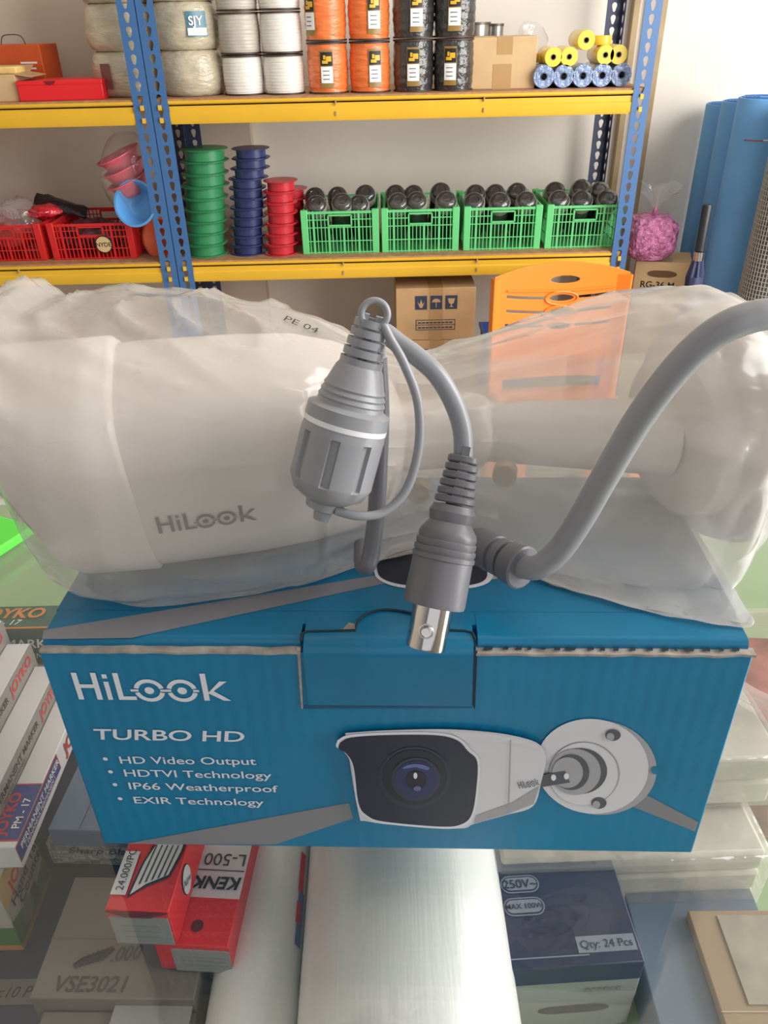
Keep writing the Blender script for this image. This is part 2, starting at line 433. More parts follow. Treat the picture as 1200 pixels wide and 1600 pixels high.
og = mat('orange_rope', (242, 122, 58), 0.42, vary=0.07, vscale=60, bump=0.4, bscale=90, coat=0.7, stretch=(0.4, 0.4, 2))
bk = mat('black_rope', (52, 50, 50), 0.35, vary=0.1, vscale=60, bump=0.5, bscale=60, coat=0.9)
brn = mat('dark_brown_flange', (66, 48, 38), 0.5)
for c, (px, nm) in enumerate(((384, 'left'), (447, 'right'))):
    for k in range(3):
        spool(px - 1, 140, 2.245 + (0.0 if c else 0.004), S1 + k * 0.089, 0.0505, 0.087, wh if (k == 0 or c) else gw, brn,
              f'{"white" if (k == 0 or c) else "grey white"} rope spool at {lvl[k]} of the {nm} stack beside the bales', 'white rope spools')
for c, (px, nm) in enumerate(((514, 'near the white spools'), (579, 'near the black spools'))):
    for k in range(2):
        spool(px, 140, 2.24, S1 + k * 0.112, 0.0505, 0.11, og, brn,
              f'orange rope spool with tan tag at {"top" if k else "bottom"} of stack {nm}', 'orange rope spools', lab=True,
              ang=(-0.75 if (c == 0 and k == 1) else 0.0) + (0.25 if c else 0))
for c, (px, nm) in enumerate(((646, 'next to the orange spools'), (708, 'next to the brown carton'))):
    for k in range(2):
        spool(px, 140, 2.24, S1 + k * 0.114, 0.0505, 0.112, bk, brn,
              f'black rope spool with tan tag at {"top" if k else "bottom"} of stack {nm}', 'black rope spools', lab=True,
              ang=-0.05 + (0.15 if k else 0) - (0.2 if c else 0))
# brown carton and metal cans behind it
p = at(785, 138, 2.22)
t = thing('cardboard_carton', 'plain light brown carton on top shelf between black spools and yellow rolls', 'carton', (p.x, 2.22, S1), -0.03)
cm = WM[t]
M().bx((-0.08, 0, 0), (0.08, 0.14, 0.113), tan_card2, cm).build('body', t, bevel=0.002)
M().bx((-0.018, -0.0006, 0.075), (0.02, 0.0, 0.113), tape_m, cm).bx((-0.026, -0.0006, 0.0), (0.02, 0.0, 0.055), tape_m, cm).bx((-0.02, 0, 0.113), (0.02, 0.14, 0.1136), tape_m, cm).build('packing_tape', t)
steel = mat('tin_metal', (170, 166, 160), 0.3, 0.8)
for px, r, h, nm in ((745, 0.034, 0.143, 'wide metal can behind brown carton, nearer the black spools'), (774, 0.02, 0.139, 'narrow metal can peeking over the brown carton')):
    p = at(px, 60, 2.42); t = thing('metal_can', nm, 'can', (p.x, 2.42, S1), 0, 'metal cans behind the carton')
    M().lathe([(0, 0), (r, 0), (r, h - 0.004), (0, h - 0.004)], steel, WM[t], 28).build('body', t)
    M().lathe([(0, h - 0.006), (r * 1.06, h - 0.006), (r * 1.06, h), (0, h)], mat('can_lid', (110, 98, 84), 0.4, 0.5), WM[t], 28).build('lid', t)
# crumpled clear bag on the carton's back
mm = M(); p = at(826, 75, 2.35)
vs = []; fs = []
for i in range(13):
    for j in range(13):
        u, v2 = i / 12, j / 12; q = noise.noise_vector(V((u * 3, v2 * 3, 4)))
        vs.append((p.x - 0.05 + 0.10 * u + q.x * 0.012, 2.37 + q.y * 0.03, S1 + 0.001 + max(0, 0.148 * v2 * (1 - 0.5 * abs(u - 0.45)) + (q.z * 0.02 if j else 0))))
for i in range(12):
    for j in range(12): fs.append((i * 13 + j, (i + 1) * 13 + j, (i + 1) * 13 + j + 1, i * 13 + j + 1))
tag(mm.add(vs, fs, clear).build('plastic_bag', origin=(p.x, 2.37, S1), solid=0.0006), 'crumpled empty clear bag standing behind the light brown carton', 'bag')

def tape_roll(name, px, py, r, ri, ln, mo, mi, label, cat, group, Y=2.2, axis=(0, 1, 0), wrap=False):
    c = at(px, py, Y)
    t = thing(name, label, cat, c, 0, group); mx = along(c, c + V(axis))
    M().lathe([(ri, 0), (r * 0.96, 0), (r, 0.003), (r, ln - 0.003), (r * 0.96, ln), (ri, ln), (ri, 0)], mo, mx, 32).build('roll', t)
    M().lathe([(ri * 0.78, -0.001), (ri, -0.001), (ri, ln), (ri * 0.78, ln), (ri * 0.78, -0.001)], mi, mx, 24).build('core', t)
    return t
ytape = mat('yellow_tape', (246, 212, 74), 0.3, coat=0.4); btape = mat('blue_grey_tape', (122, 142, 180), 0.22, vary=0.2, vscale=40, bump=0.4, bscale=80, coat=0.9)
corem = mat('grey_core', (128, 118, 104), 0.6); corew = mat('dark_core', (70, 80, 104), 0.4)
bx_ = [850, 881, 911, 941, 971]; bn = ['beside the brown carton', 'second along from the carton', 'in the middle of the row', 'second from the blue post', 'next to the blue rack post']
for q, px in enumerate(bx_):
    c = at(px, 118, 2.2); t0 = tape_roll('film_roll', px, 119, 0.0262, 0.009, 0.13, btape, corew, f'blue grey film roll on shelf, {bn[q]}', 'roll', 'blue grey film rolls on the top shelf')
    t0.location.z = S1 + 0.0265
yr = [(865, 87, 'lower yellow roll nearest the brown carton'), (890, 86, 'yellow roll under the topmost one, towards carton'), (946, 88, 'yellow roll below the flat lying one'), (967, 86, 'yellow roll at the end nearest the blue post')]
for px, py, nm in yr:
    t0 = tape_roll('tape_roll', px, py, 0.0215, 0.0068, 0.11, ytape, corem, nm + ', on blue rolls', 'tape roll', 'yellow tape rolls on the blue film rolls'); t0.location.z = S1 + 0.068 + (0.002 if px > 900 else 0)
t0 = tape_roll('tape_roll', 916, 67, 0.0215, 0.0068, 0.11, ytape, corem, 'topmost yellow tape roll crowning the pile', 'tape roll', 'yellow tape rolls on the blue film rolls'); t0.location.z = S1 + 0.102
c = at(941, 72, 2.22); t0 = tape_roll('tape_roll', 941, 72, 0.0215, 0.0068, 0.02, ytape, corem, 'yellow tape roll lying flat near the topmost roll', 'tape roll', 'yellow tape rolls on the blue film rolls', 2.235, (0, 0, 1)); t0.location.z = S1 + 0.0905
c = at(850, 74, 2.3); t0 = tape_roll('tape_roll', 850, 80, 0.0215, 0.0068, 0.02, ytape, corem, 'yellow tape roll lying flat behind, touching the carton side', 'tape roll', 'yellow tape rolls on the blue film rolls', 2.28, (0, 0, 1)); t0.location.z = S1 + 0.054

# left bay of the top shelf
orange_b = mat('orange_carton', (206, 84, 34), 0.5, vary=0.08, vscale=9); red = mat('red_plastic', (214, 26, 36), 0.35); redb = mat('red_card', (224, 34, 40), 0.42)
p = at(36, 150, 2.36)
t = thing('orange_carton', 'orange printed carton with wire handle at back of top shelf', 'carton', (p.x, 2.36, S1), -0.12)
cm = WM[t]
M().bx((-0.09, 0, 0), (0.075, 0.1, 0.118), orange_b, cm).build('body', t, bevel=0.002)
pm = M(); 
for q in range(4): pm.bx((0.015 + 0.004 * q, -0.0006, 0.075 - q * 0.013), (0.06 - 0.005 * (q % 2), -0.0001, 0.079 - q * 0.013), white, cm)
pm.bx((-0.07, -0.0006, 0.02), (-0.02, -0.0001, 0.05), yellow, cm); pm.build('print', t)
M().tube([cm @ V((-0.055, 0.05, 0.116)), cm @ V((-0.045, 0.05, 0.136)), cm @ V((-0.02, 0.05, 0.14)), cm @ V((0.005, 0.05, 0.136)), cm @ V((0.015, 0.05, 0.116))], 0.0012, dk).build('handle', t)
p = at(-2, 160, 2.19)
t = thing('cardboard_carton', 'open tan carton with flaps behind the red flat box', 'carton', (p.x, 2.19, S1), 0); cm = WM[t]
M().bx((-0.07, 0, 0), (0.054, 0.12, 0.058), tan_card2, cm).build('body', t, bevel=0.0015)
mm = M()
mm.add([(0.054, 0.0, 0.058), (0.054, 0.11, 0.058), (0.092, 0.11, 0.052), (0.092, 0.0, 0.052)], [(0, 1, 2, 3)], tan_card, cm)
mm.add([(0.05, 0.115, 0.058), (-0.07, 0.115, 0.058), (-0.07, 0.15, 0.072), (0.05, 0.15, 0.072)], [(0, 1, 2, 3)], tan_card, cm)
mm.build('flap', t, solid=0.002, smooth=0)
pm = M().bx((-0.02, 0.03, 0.0581), (0.05, 0.09, 0.0741), mat('yellow_paper', (222, 190, 120), 0.6, vary=0.1, vscale=30), cm); o = pm.build('paper_packet', origin=(p.x, 2.25, S1 + 0.058), bevel=0.003)
tag(o, 'small yellowish paper packet lying on the open tan carton', 'packet')
p = at(98, 158, 2.185)
t = thing('red_box', 'bright red flat box on the top shelf next to tan carton', 'box', (p.x, 2.185, S1), 0.05); cm = WM[t]
M().bx((-0.103, 0, 0), (0.103, 0.12, 0.044), redb, cm).build('body', t, bevel=0.002)
M().bx((-0.104, -0.001, 0.034), (0.104, 0.121, 0.0445), redb, cm).build('lid', t, bevel=0.002)
M().prism([(-0.035, 0.0435), (-0.033, 0.036), (-0.022, 0.034), (-0.012, 0.037), (-0.008, 0.0435)], 0.0006, mat('dark_red', (120, 14, 20), 0.5), cm @ frame((0, -0.0012, 0), (1, 0, 0), (0, 0, 1))).build('thumb_notch', t)

# ------------------------------------------------------------------ lower shelf: spools in stacks
def reel(px, Y, n, r, h, m, word, where, group, rh=0.72, lean=0.0):
    p = at(px, 400, Y)
    t = thing('plastic_reel', f'{word} plastic reel, lowest of {where}', 'reel', (p.x, Y, S2), 0, group); mx = WM[t]
    M().lathe([(0, 0.003), (r * rh, 0.003), (r * rh, h - 0.003), (0, h - 0.003)], m, mx, 40).build('hub', t)
    for z in (0.0, h - 0.0022):
        M().lathe([(0, z), (r * 0.985, z), (r, z + 0.0006), (r, z + 0.0016), (r * 0.985, z + 0.0022), (0, z + 0.0022)], m, mx, 40).build('flange', t)
    for k in range(1, n):
        dx = random.uniform(-1, 1) * 0.0025 + lean * k / n + (0.006 if (word == 'navy' and k > 7) else 0)
        dup(t, (p.x + dx, Y + random.uniform(-1, 1) * 0.003, S2 + k * h), f'{word} plastic reel, {nth(k, n)} of {where}', k * 0.7)
    return t
reel(324, 2.245, 9, 0.0625, 0.0298, mat('green_plastic', (54, 136, 88), 0.28), 'green', 'the tall green stack', 'green plastic reels', 0.83, 0.034)
reel(389, 2.24, 11, 0.0495, 0.0243, mat('navy_plastic', (50, 58, 104), 0.3), 'navy', 'the tall navy stack', 'navy plastic reels', 0.78, 0.030)
reel(440, 2.225, 7, 0.046, 0.027, mat('red_reel_plastic', (196, 44, 56), 0.3), 'red', 'the red stack in front', 'red plastic reels in front', 0.78, 0.016)
reel(455, 2.335, 6, 0.046, 0.025, mat('red_reel_plastic', (196, 44, 56), 0.3), 'red', 'the red stack half hidden behind another', 'red plastic reels behind', 0.78, 0.02)

# crates
def crate(px0, px1, Y, h, dep, m, label, group, name='plastic_crate'):
    a = at(px0, 400, Y).x; b = at(px1, 400, Y).x; w_ = b - a; c = (a + b) / 2
    t = thing(name, label, 'crate', (c, Y, S2), 0, group); mx = WM[t]
    mm = M(); g = 0.0021; n = 18
    def wall(mxw, L, handle=True):
        for k in range(n + 1):
            x = -L / 2 + L * k / n; th = 0.0055 if k % 4 == 2 else g
            if handle and abs(x) < L * 0.17:
                mm.bx((x - th / 2, -0.0035, 0), (x + th / 2, 0, h * 0.66), m, mxw); continue
            mm.bx((x - th / 2, -0.0035, 0), (x + th / 2, 0, h), m, mxw)
        for z in (0.004, h * 0.3, h * 0.62, h * 0.8, h - 0.004):
            if handle and z == h * 0.8:
                mm.bx((-L / 2, -0.004, z - g / 2), (-L * 0.17, 0.0003, z + g / 2), m, mxw); mm.bx((L * 0.17, -0.004, z - g / 2), (L / 2, 0.0003, z + g / 2), m, mxw); continue
            mm.bx((-L / 2, -0.004, z - (0.003 if z > h * 0.9 else g / 2)), (L / 2, 0.0003, z + (0.003 if z > h * 0.9 else g / 2)), m, mxw)
        if handle:
            for z0 in (h * 0.66, h * 0.9): mm.bx((-L * 0.17, -0.005, z0 - 0.002), (L * 0.17, 0.001, z0 + 0.002), m, mxw)
            for x0 in (-L * 0.17, L * 0.17): mm.bx((x0 - 0.002, -0.005, h * 0.66), (x0 + 0.002, 0.001, h * 0.9), m, mxw)
    wi = w_ - 0.03
    wall(mx @ TR(0, 0.004, 0), wi); wall(mx @ TR(0, dep, 0) , wi)
    wall(mx @ TR(-w_ / 2 + 0.008, dep / 2, 0) @ RZ(PI / 2), dep - 0.03, False); wall(mx @ TR(w_ / 2 - 0.004, dep / 2, 0) @ RZ(PI / 2), dep - 0.03, False)
    mm.bx((-w_ / 2 + 0.006, 0.003, 0), (w_ / 2 - 0.006, dep - 0.003, 0.003), m, mx)
    mm.build('basket', t, smooth=0)
    for sx in (-1, 1):
        for y in (0.0, dep - 0.012):
            x0 = sx * (w_ / 2 - 0.011)
            M().add([(x0 - 0.009, y, 0), (x0 + 0.009, y, 0), (x0 + 0.009, y + 0.012, 0), (x0 - 0.009, y + 0.012, 0),
                     (x0 - 0.0095, y - 0.003, h + 0.003), (x0 + 0.0095, y - 0.003, h + 0.003), (x0 + 0.0095, y + 0.012, h + 0.003), (x0 - 0.0095, y + 0.012, h + 0.003)],
                    [(3, 2, 1, 0), (4, 5, 6, 7), (0, 1, 5, 4), (1, 2, 6, 5), (2, 3, 7, 6), (3, 0, 4, 7)], m, mx).build('corner_post', t, bevel=0.0015)
    return t, c, w_
cg = mat('green_crate_plastic', (104, 204, 128), 0.35)
bot = mat('black_plastic_wrapped', (62, 60, 58), 0.25, coat=1.0, bump=0.25, bscale=60); silver = mat('grey_band', (150, 146, 138), 0.4)
spots = ['nearest the red reels', 'second from the red reels', 'third from the red reels', 'nearest the blue post']
hh = 0.112
proto = None
for q, (a, b) in enumerate(((473, 594), (596, 717), (722, 843), (848, 967))):
    t, c, w_ = crate(a, b, 2.2, hh, 0.24, cg, f'green plastic lattice crate of black canisters, {spots[q]}', 'green crates on the middle shelf')
    for row in (1, 0):
        for k in range(3):
            x = c + (k - 1) * w_ * 0.285 + random.uniform(-1, 1) * 0.004; y = 2.2 + (0.128 if row == 0 else 0.206); z = S2 + 0.025
            sp = ('left', 'middle', 'right')[k]
            lb = f'black wrapped canister in {"front" if row == 0 else "back"} row, {sp}, of crate {spots[q]}'
            tl = random.uniform(-0.08, 0.08); fwd = 0.78
            if proto is None or row == 1 or True:
                R = 0.0285; H = 0.150 if row == 0 else 0.163
                H += random.uniform(-.006, .008)
                tt = thing('canister', lb, 'canister', (x, y, z), 0, 'black canisters in the green crates')
                mx = WM[tt] @ RX(fwd) @ RY(tl)
                M().lathe([(0, 0.0), (R * 0.8, 0.0), (R, 0.004), (R, H - 0.020), (R * 0.97, H - 0.012), (R * 0.88, H - 0.005), (R * 0.7, H - 0.001), (R * 0.45, H), (R * 0.4, H - 0.002), (R * 0.2, H - 0.002), (0, H - 0.001)], bot, mx, 28).build('body', tt)
                M().lathe([(R * 0.9, H - 0.034), (R * 1.02, H - 0.034), (R * 1.03, H - 0.014), (R * 0.94, H - 0.010)], silver, mx, 28).build('band', tt)

cr = mat('red_crate_plastic', (206, 36, 36), 0.38)
t, cA, wA = crate(-50, 74, 2.2, 0.095, 0.22, cr, 'red lattice crate holding a clear bag of goods', 'red crates on the middle shelf')
t, cB, wB = crate(82, 215, 2.2, 0.095, 0.22, cr, 'red lattice crate with a round tan badge on front', 'red crates on the middle shelf')
bd = M(); bc = at(162, 382, 2.193); fr = frame((bc.x, 2.1955, bc.z), (1, 0, 0), (0, 0, 1))
bd.lathe([(0, 0), (0.0235, 0), (0.0235, 0.002), (0, 0.002)], black, fr, 32)
bd.lathe([(0, 0.0021), (0.0205, 0.0021), (0.0205, 0.003), (0, 0.003)], mat('tan_badge', (206, 178, 130), 0.5), fr, 32)
bd.text('NYDE', fr @ TR(0, 0, 0.0032), 0.016, mat('badge_ink', (60, 52, 40), 0.5), 0.02, center=True)
bd.build('badge', t)
# goods in the red crates
def lumpbag(name, c, sx, sy, sz, m, label, cat, seed, flat=0.0, rz=0.0, amp=0.28):
    vs = []; fs = []; nu, nv = 28, 18
    for i in range(nv + 1):
        th = PI * i / nv
        for j in range(nu):
            ph = 2 * PI * j / nu; d = V((math.sin(th) * math.cos(ph), math.sin(th) * math.sin(ph), math.cos(th)))
            n_ = noise.noise(d * 1.8 + V((seed, 0, 0))) * amp + abs(noise.noise(d * 4 + V((0, seed, 0)))) * amp * 0.7
            q = 1 + n_; vs.append((d.x * sx * q, d.y * sy * q, max(d.z * sz * q, -sz * (0.8 if flat else 9))))
    for i in range(nv):
        for j in range(nu): fs.append((i * nu + j, (i + 1) * nu + j, (i + 1) * nu + (j + 1) % nu, i * nu + (j + 1) % nu))
    o = M().add(vs, fs, m, TR(*c) @ RZ(rz)).build(name, origin=tuple(c), smooth=50)
    return tag(o, label, cat)
redfoil = mat('red_foil', (216, 44, 60), 0.22, vary=0.25, vscale=40, bump=0.9, bscale=60, coat=0.6)
lumpbag('clear_bag', (at(28, 345, 2.28).x, 2.29, S2 + 0.095), 0.058, 0.05, 0.05, film('clear_bag_film', (235, 225, 225), 0.22, gloss=0.4, bump=1.0, bscale=50), 'crumpled clear bag heaped in the first red crate', 'bag', 3)
lumpbag('red_goods', (at(20, 375, 2.29).x, 2.29, S2 + 0.05), 0.065, 0.06, 0.04, mat('dull_red', (168, 60, 60), 0.5, vary=0.4, vscale=40), 'mass of reddish packets inside the first red crate', 'packets', 5)
lumpbag('red_pack', (at(68, 335, 2.27).x, 2.285, S2 + 0.112), 0.045, 0.04, 0.018, redfoil, 'shiny red foil pack between the two red crates', 'pack', 8)
lumpbag('dark_goods', (at(150, 380, 2.30).x, 2.30, S2 + 0.046), 0.085, 0.065, 0.04, mat('dark_packets', (84, 44, 52), 0.5, vary=0.5, vscale=50), 'dark mixed packets filling the red badge crate', 'packets', 11)
# black pouch lying tilted
mm = M(); cpo = at(95, 322, 2.32); vs = []; fs = []
for i in range(15):
    for j in range(7):
        u, v2 = i / 14 - 0.5, j / 6 - 0.5; wv = 0.055 * (1 - 0.55 * max(0, u + 0.2)) * (1 + 0.2 * noise.noise(V((u * 6, 3, 1))))
        puff = 0.010 * math.cos(u * PI) * math.cos(v2 * PI)
        for s in (0,): vs.append((cpo.x + u * 0.14, 2.32 + v2 * wv - puff, cpo.z - u * 0.035 + v2 * wv * 0.55 + puff + 0.004 * noise.noise(V((u * 9, v2 * 6, 2)))))
for i in range(14):
    for j in range(6): fs.append((i * 7 + j, (i + 1) * 7 + j, (i + 1) * 7 + j + 1, i * 7 + j + 1))
mm.add(vs, fs, mat('black_pouch', (46, 36, 40), 0.3, bump=0.5, bscale=70))
tag(mm.build('black_pouch', origin=tuple(cpo), solid=0.008), 'black plastic pouch lying across the badge crate top', 'pouch')

# bowls hanging at the rack post in a clear bag
pink = mat('pink_plastic', (222, 96, 112), 0.4); bluep = mat('sky_blue_plastic', (92, 160, 220), 0.35); orp = mat('salmon_plastic', (226, 110, 76), 0.4)
def bowl(px, py, Y, R, dep, ax, m, label, group):
    c = at(px, py, Y); mx = along(c, c + V(ax))
    o = M().lathe([(0, -dep), (R * 0.55, -dep), (R * 0.72, -dep * 0.75), (R * 0.9, -dep * 0.2), (R, 0), (R * 1.06, 0.0), (R * 1.06, 0.003), (R * 0.96, 0.003), (R * 0.86, -dep * 0.2), (R * 0.68, -dep * 0.72), (R * 0.5, -dep * 0.92), (0, -dep * 0.92)], m, mx, 40).build('bowl', origin=tuple(c), smooth=50)
    return tag(o, label, 'bowl', group)
ax = V((-0.35, -0.12, 0.93))
for k, (px, py, nm) in enumerate(((180, 242, 'topmost'), (188, 262, 'middle'), (196, 281, 'lowest'))):
    bowl(px + 4, py, 2.24, 0.057, 0.038, ax, pink, f'{nm} pink plastic bowl of the three hanging by the post', 'pink bowls hanging by the post')
bowl(211, 318, 2.175, 0.056, 0.045, (-0.20, -0.90, 0.30), bluep, 'sky blue plastic bowl facing out beside the blue post', None)
bowl(250, 372, 2.235, 0.052, 0.05, (-0.3, -0.9, 0.2), orp, 'salmon orange bowl facing out below the blue bowl', None)
pts = [at(175, 225, 2.24), at(150, 262, 2.24), at(172, 300, 2.24), at(215, 300, 2.26), at(235, 262, 2.26), at(205, 222, 2.25)]
cc = sum((V(q) for q in pts), V()) / 6; mm = M(); vs = []; fs = []; nu = 24
for i in range(13):
    t_ = i / 12
    for j in range(nu):
        a = 2 * PI * j / nu; r = 0.072 * math.sin(PI * min(0.98, 0.04 + 0.9 * t_)) ** 0.5 * (1 + 0.06 * noise.noise(V((math.cos(a) * 2, math.sin(a) * 2, t_ * 4))))
        vs.append((cc.x + 0.008 + r * math.cos(a) + (0.5 - t_) * 0.02, cc.y + r * 0.95 * math.sin(a) + 0.004, cc.z + 0.085 - 0.19 * t_))
for i in range(12):
    for j in range(nu): fs.append((i * nu + j, (i + 1) * nu + j, (i + 1) * nu + (j + 1) % nu, i * nu + (j + 1) % nu))
tag(mm.add(vs, fs, clear).build('clear_bag', origin=tuple(cc), smooth=60), 'clear plastic bag hung by the post around pink bowls', 'bag')

# ------------------------------------------------------------------ below the middle shelf
ink = mat('carton_ink', (52, 62, 84), 0.6)
def icon_carton(px0, px1, Y, zb, zt, label, rz=0):
    a = at(px0, 500, Y).x; b = at(px1, 500, Y).x; w_ = b - a; h = zt - zb
    t = thing('cardboard_carton', label, 'carton', ((a + b) / 2, Y, zb), rz, 'cartons with handling marks'); mx = WM[t]
    M().bx((-w_ / 2, 0, 0), (w_ / 2, 0.24, h), tan_card, mx).build('body', t, bevel=0.002)
    pm = M(); fr = mx @ frame((0, -0.0006, 0), (1, 0, 0), (0, 0, 1)); s = w_ * 0.15; yy = h * 0.60
    for k in range(3):
        x = -w_ * 0.26 + k * w_ * 0.19
        pm.bx((x, yy, 0), (x + s, yy + s * 1.15, 0.0005), ink, fr)
        g = fr @ TR(x + s / 2, yy + s * 0.55, 0.0006)
        if k == 0: pm.poly([(-s * .3, s * .1), (-s * .1, -s * .4), (s * .1, -s * .4), (s * .3, s * .1), (s * .12, -s * .1), (0, s * .3), (-s * .12, -s * .1)], tan_card, g)
        elif k == 1:
            pm.poly([(-s * .36, s * .05)] + [(s * .36 * math.cos(a_), s * .05 + s * .3 * math.sin(a_)) for a_ in [PI * q / 8 for q in range(8, -1, -1)]], tan_card, g)
            pm.poly([(-s * .03, s * .05), (s * .03, s * .05), (s * .03, -s * .4), (-s * .03, -s * .4)], tan_card, g)
        else:
            pm.poly([(-s * .3, s * .35), (s * .3, s * .35), (s * .2, -s * .05), (s * .05, -s * .12), (s * .05, -s * .3), (s * .2, -s * .38), (-s * .2, -s * .38), (-s * .05, -s * .3), (-s * .05, -s * .12), (-s * .2, -s * .05)], tan_card, g)
    x0, x1 = -w_ * 0.25, w_ * 0.25
    for lo, hi in (((x0, h * .20), (x1, h * .21)), ((x0, h * .295), (x1, h * .305)), ((x0, h * .39), (x1, h * .40)), ((x0, h * .20), (x0 + .0015, h * .40)), ((x1 - .0015, h * .20), (x1, h * .40))):
        pm.bx((lo[0], lo[1], 0), (hi[0], hi[1], 0.0005), ink, fr)
    for yy2 in (.235, .33): 
        for q in range(9): pm.bx((x0 + .006 + q * (x1 - x0 - .012) / 9, h * yy2, 0), (x0 + .006 + (q + .8) * (x1 - x0 - .012) / 9, h * (yy2 + .025), 0.0005), ink, fr)
    pm.build('print', t)
    M().bx((-0.02, -0.0004, 0), (0.02, 0, h), tape_m, mx).bx((-0.02, 0, h), (0.02, 0.24, h + 0.0005), tape_m, mx).build('packing_tape', t)
    return t
zc = at(680, 531, 2.17).z; ztop = at(680, 450, 2.17).z
icon_carton(619, 742, 2.17, zc, ztop, 'brown carton with three handling marks under the middle shelf')
icon_carton(622, 745, 2.17, S0, zc - 0.001, 'brown carton with blue marks beneath the upper marked carton')
p = at(765, 520, 2.22)
t = thing('plastic_bin', 'blue plastic bin between marked cartons and orange chair', 'bin', (p.x + 0.045, 2.2, S0), 0); mx = WM[t]
h = p.z - S0
bb = mat('blue_bin_plastic', (74, 104, 172), 0.35)
M().add([(-.05, 0, 0), (.05, 0, 0), (.05, .1, 0), (-.05, .1, 0), (-.062, -.01, h), (.062, -.01, h), (.062, .11, h), (-.062, .11, h)], [(3, 2, 1, 0), (0, 1, 5, 4), (1, 2, 6, 5), (2, 3, 7, 6), (3, 0, 4, 7)], bb, mx).build('body', t, solid=0.003, smooth=0)
M().bx((-.066, -.014, h - .008), (.066, -.006, h + .002), bb, mx).bx((-.066, .106, h - .008), (.066, .114, h + .002), bb, mx).bx((-.066, -.006, h - .008), (-.058, .106, h + .002), bb, mx).bx((.058, -.006, h - .008), (.066, .106, h + .002), bb, mx).build('rim', t)

# orange plastic chair in front of the rack
oc = mat('orange_plastic', (252, 138, 44), 0.34)
CYc = 1.93
cl = at(772, 440, CYc); crr = at(985, 440, CYc); cxm = (cl.x + crr.x) / 2; hw = (crr.x - cl.x) / 2
ct = at(880, 413, CYc).z; sz_ = 0.30
t = thing('plastic_chair', 'orange plastic chair with slotted backrest in front of the rack', 'chair', (cxm, CYc, 0), 0.06); mx = WM[t]
fr = mx @ frame((0, 0, 0), (1, 0, 0), (0, 0.16, 1)) if False else mx @ frame((0, 0.0, 0), (1, 0, 0), (0, 0, 1))
# back panel: a bowed sheet with two ovals and three sagging slots cut through
mm = M(); NXc, NYc = 250, 280; bot_ = ct - 0.30
sag = lambda x, d: d * (1 - (x / (hw * .8)) ** 2)
def open_at(x, y_):
    if ((x - .013) / .037) ** 2 + ((y_ - ct + .043) / .0098) ** 2 < 1: return True
    for k, yc in enumerate((ct - .077, ct - .113, ct - .150)):
        if abs(x) < hw * .80 and ((x - .008) / .041) ** 2 + ((y_ - yc + .012) / .0165) ** 2 > 1 and abs(y_ - yc + sag(x, .012)) < .0036: return True
        if ((x - .008) / .031) ** 2 + ((y_ - yc + .012) / .0085) ** 2 < 1: return True
    return False
vs = []; fs = []
for i in range(NXc + 1):
    x = -hw + 2 * hw * i / NXc; tt = ct - 0.026 * abs(x / hw) ** 2.2
    for j in range(NYc + 1):
        y_ = bot_ + (tt - bot_) * j / NYc; vs.append((x, 0.020 * (1 - (x / hw) ** 2), y_))
for i in range(NXc):
    for j in range(NYc):
        x = -hw + 2 * hw * (i + .5) / NXc; tt = ct - 0.026 * abs(x / hw) ** 2.2; y_ = bot_ + (tt - bot_) * (j + .5) / NYc
        if not open_at(x, y_): k = i * (NYc + 1) + j; fs.append((k, k + NYc + 1, k + NYc + 2, k + 1))
mm.add(vs, fs, oc, mx); rows = [ct - .077, ct - .113]
mm.build('backrest', t, solid=0.004, smooth=40)
rg = M(); rg.tube([mx @ V((x, 0.020 * (1 - (x / hw) ** 2) - .003, ct - .062 - sag(x, .008))) for x in [-hw * .8 + hw * 1.6 * i / 20 for i in range(21)]], .0022, oc, 6, 0).build('ridge', t)
for q in (0, 1):
    rg = M(); n = 36; pts = [mx @ V((0.008 + 0.041 * math.cos(2 * PI * i / n), 0.0165, rows[q] - 0.012 + 0.0165 * math.sin(2 * PI * i / n))) for i in range(n + 1)]
    rg.tube(pts, 0.0025, oc, 6, 0).build('slot_rim', t)
for s in (-1, 1):
    mm = M(); mm.add([(s * hw, -0.008, 0.02), (s * (hw - 0.045), 0.006, 0.02), (s * (hw - 0.030), 0.012, ct - 0.028 - 0.004), (s * (hw + 0.002), -0.008, ct - 0.030)], [(0, 1, 2, 3)], oc, mx)
    mm.add([(s * hw, -0.008, 0.02), (s * (hw + 0.002), -0.008, ct - 0.030), (s * (hw + 0.004), 0.03, ct - 0.034), (s * (hw + 0.002), 0.03, 0.02)], [(0, 1, 2, 3)], oc, mx)
    mm.build('leg', t, solid=0.004, smooth=0)
    mm = M().add([(s * (hw - .01), -0.30, 0.0), (s * (hw - 0.05), -0.30, 0.0), (s * (hw - 0.04), -0.27, sz_), (s * (hw - .01), -0.27, sz_)], [(0, 1, 2, 3)], oc, mx)
    mm.build('leg', t, solid=0.02, smooth=0)
M().bx((-hw + 0.01, -0.30, sz_), (hw - 0.01, 0.02, sz_ + 0.012), oc, mx).build('seat', t, bevel=0.005)

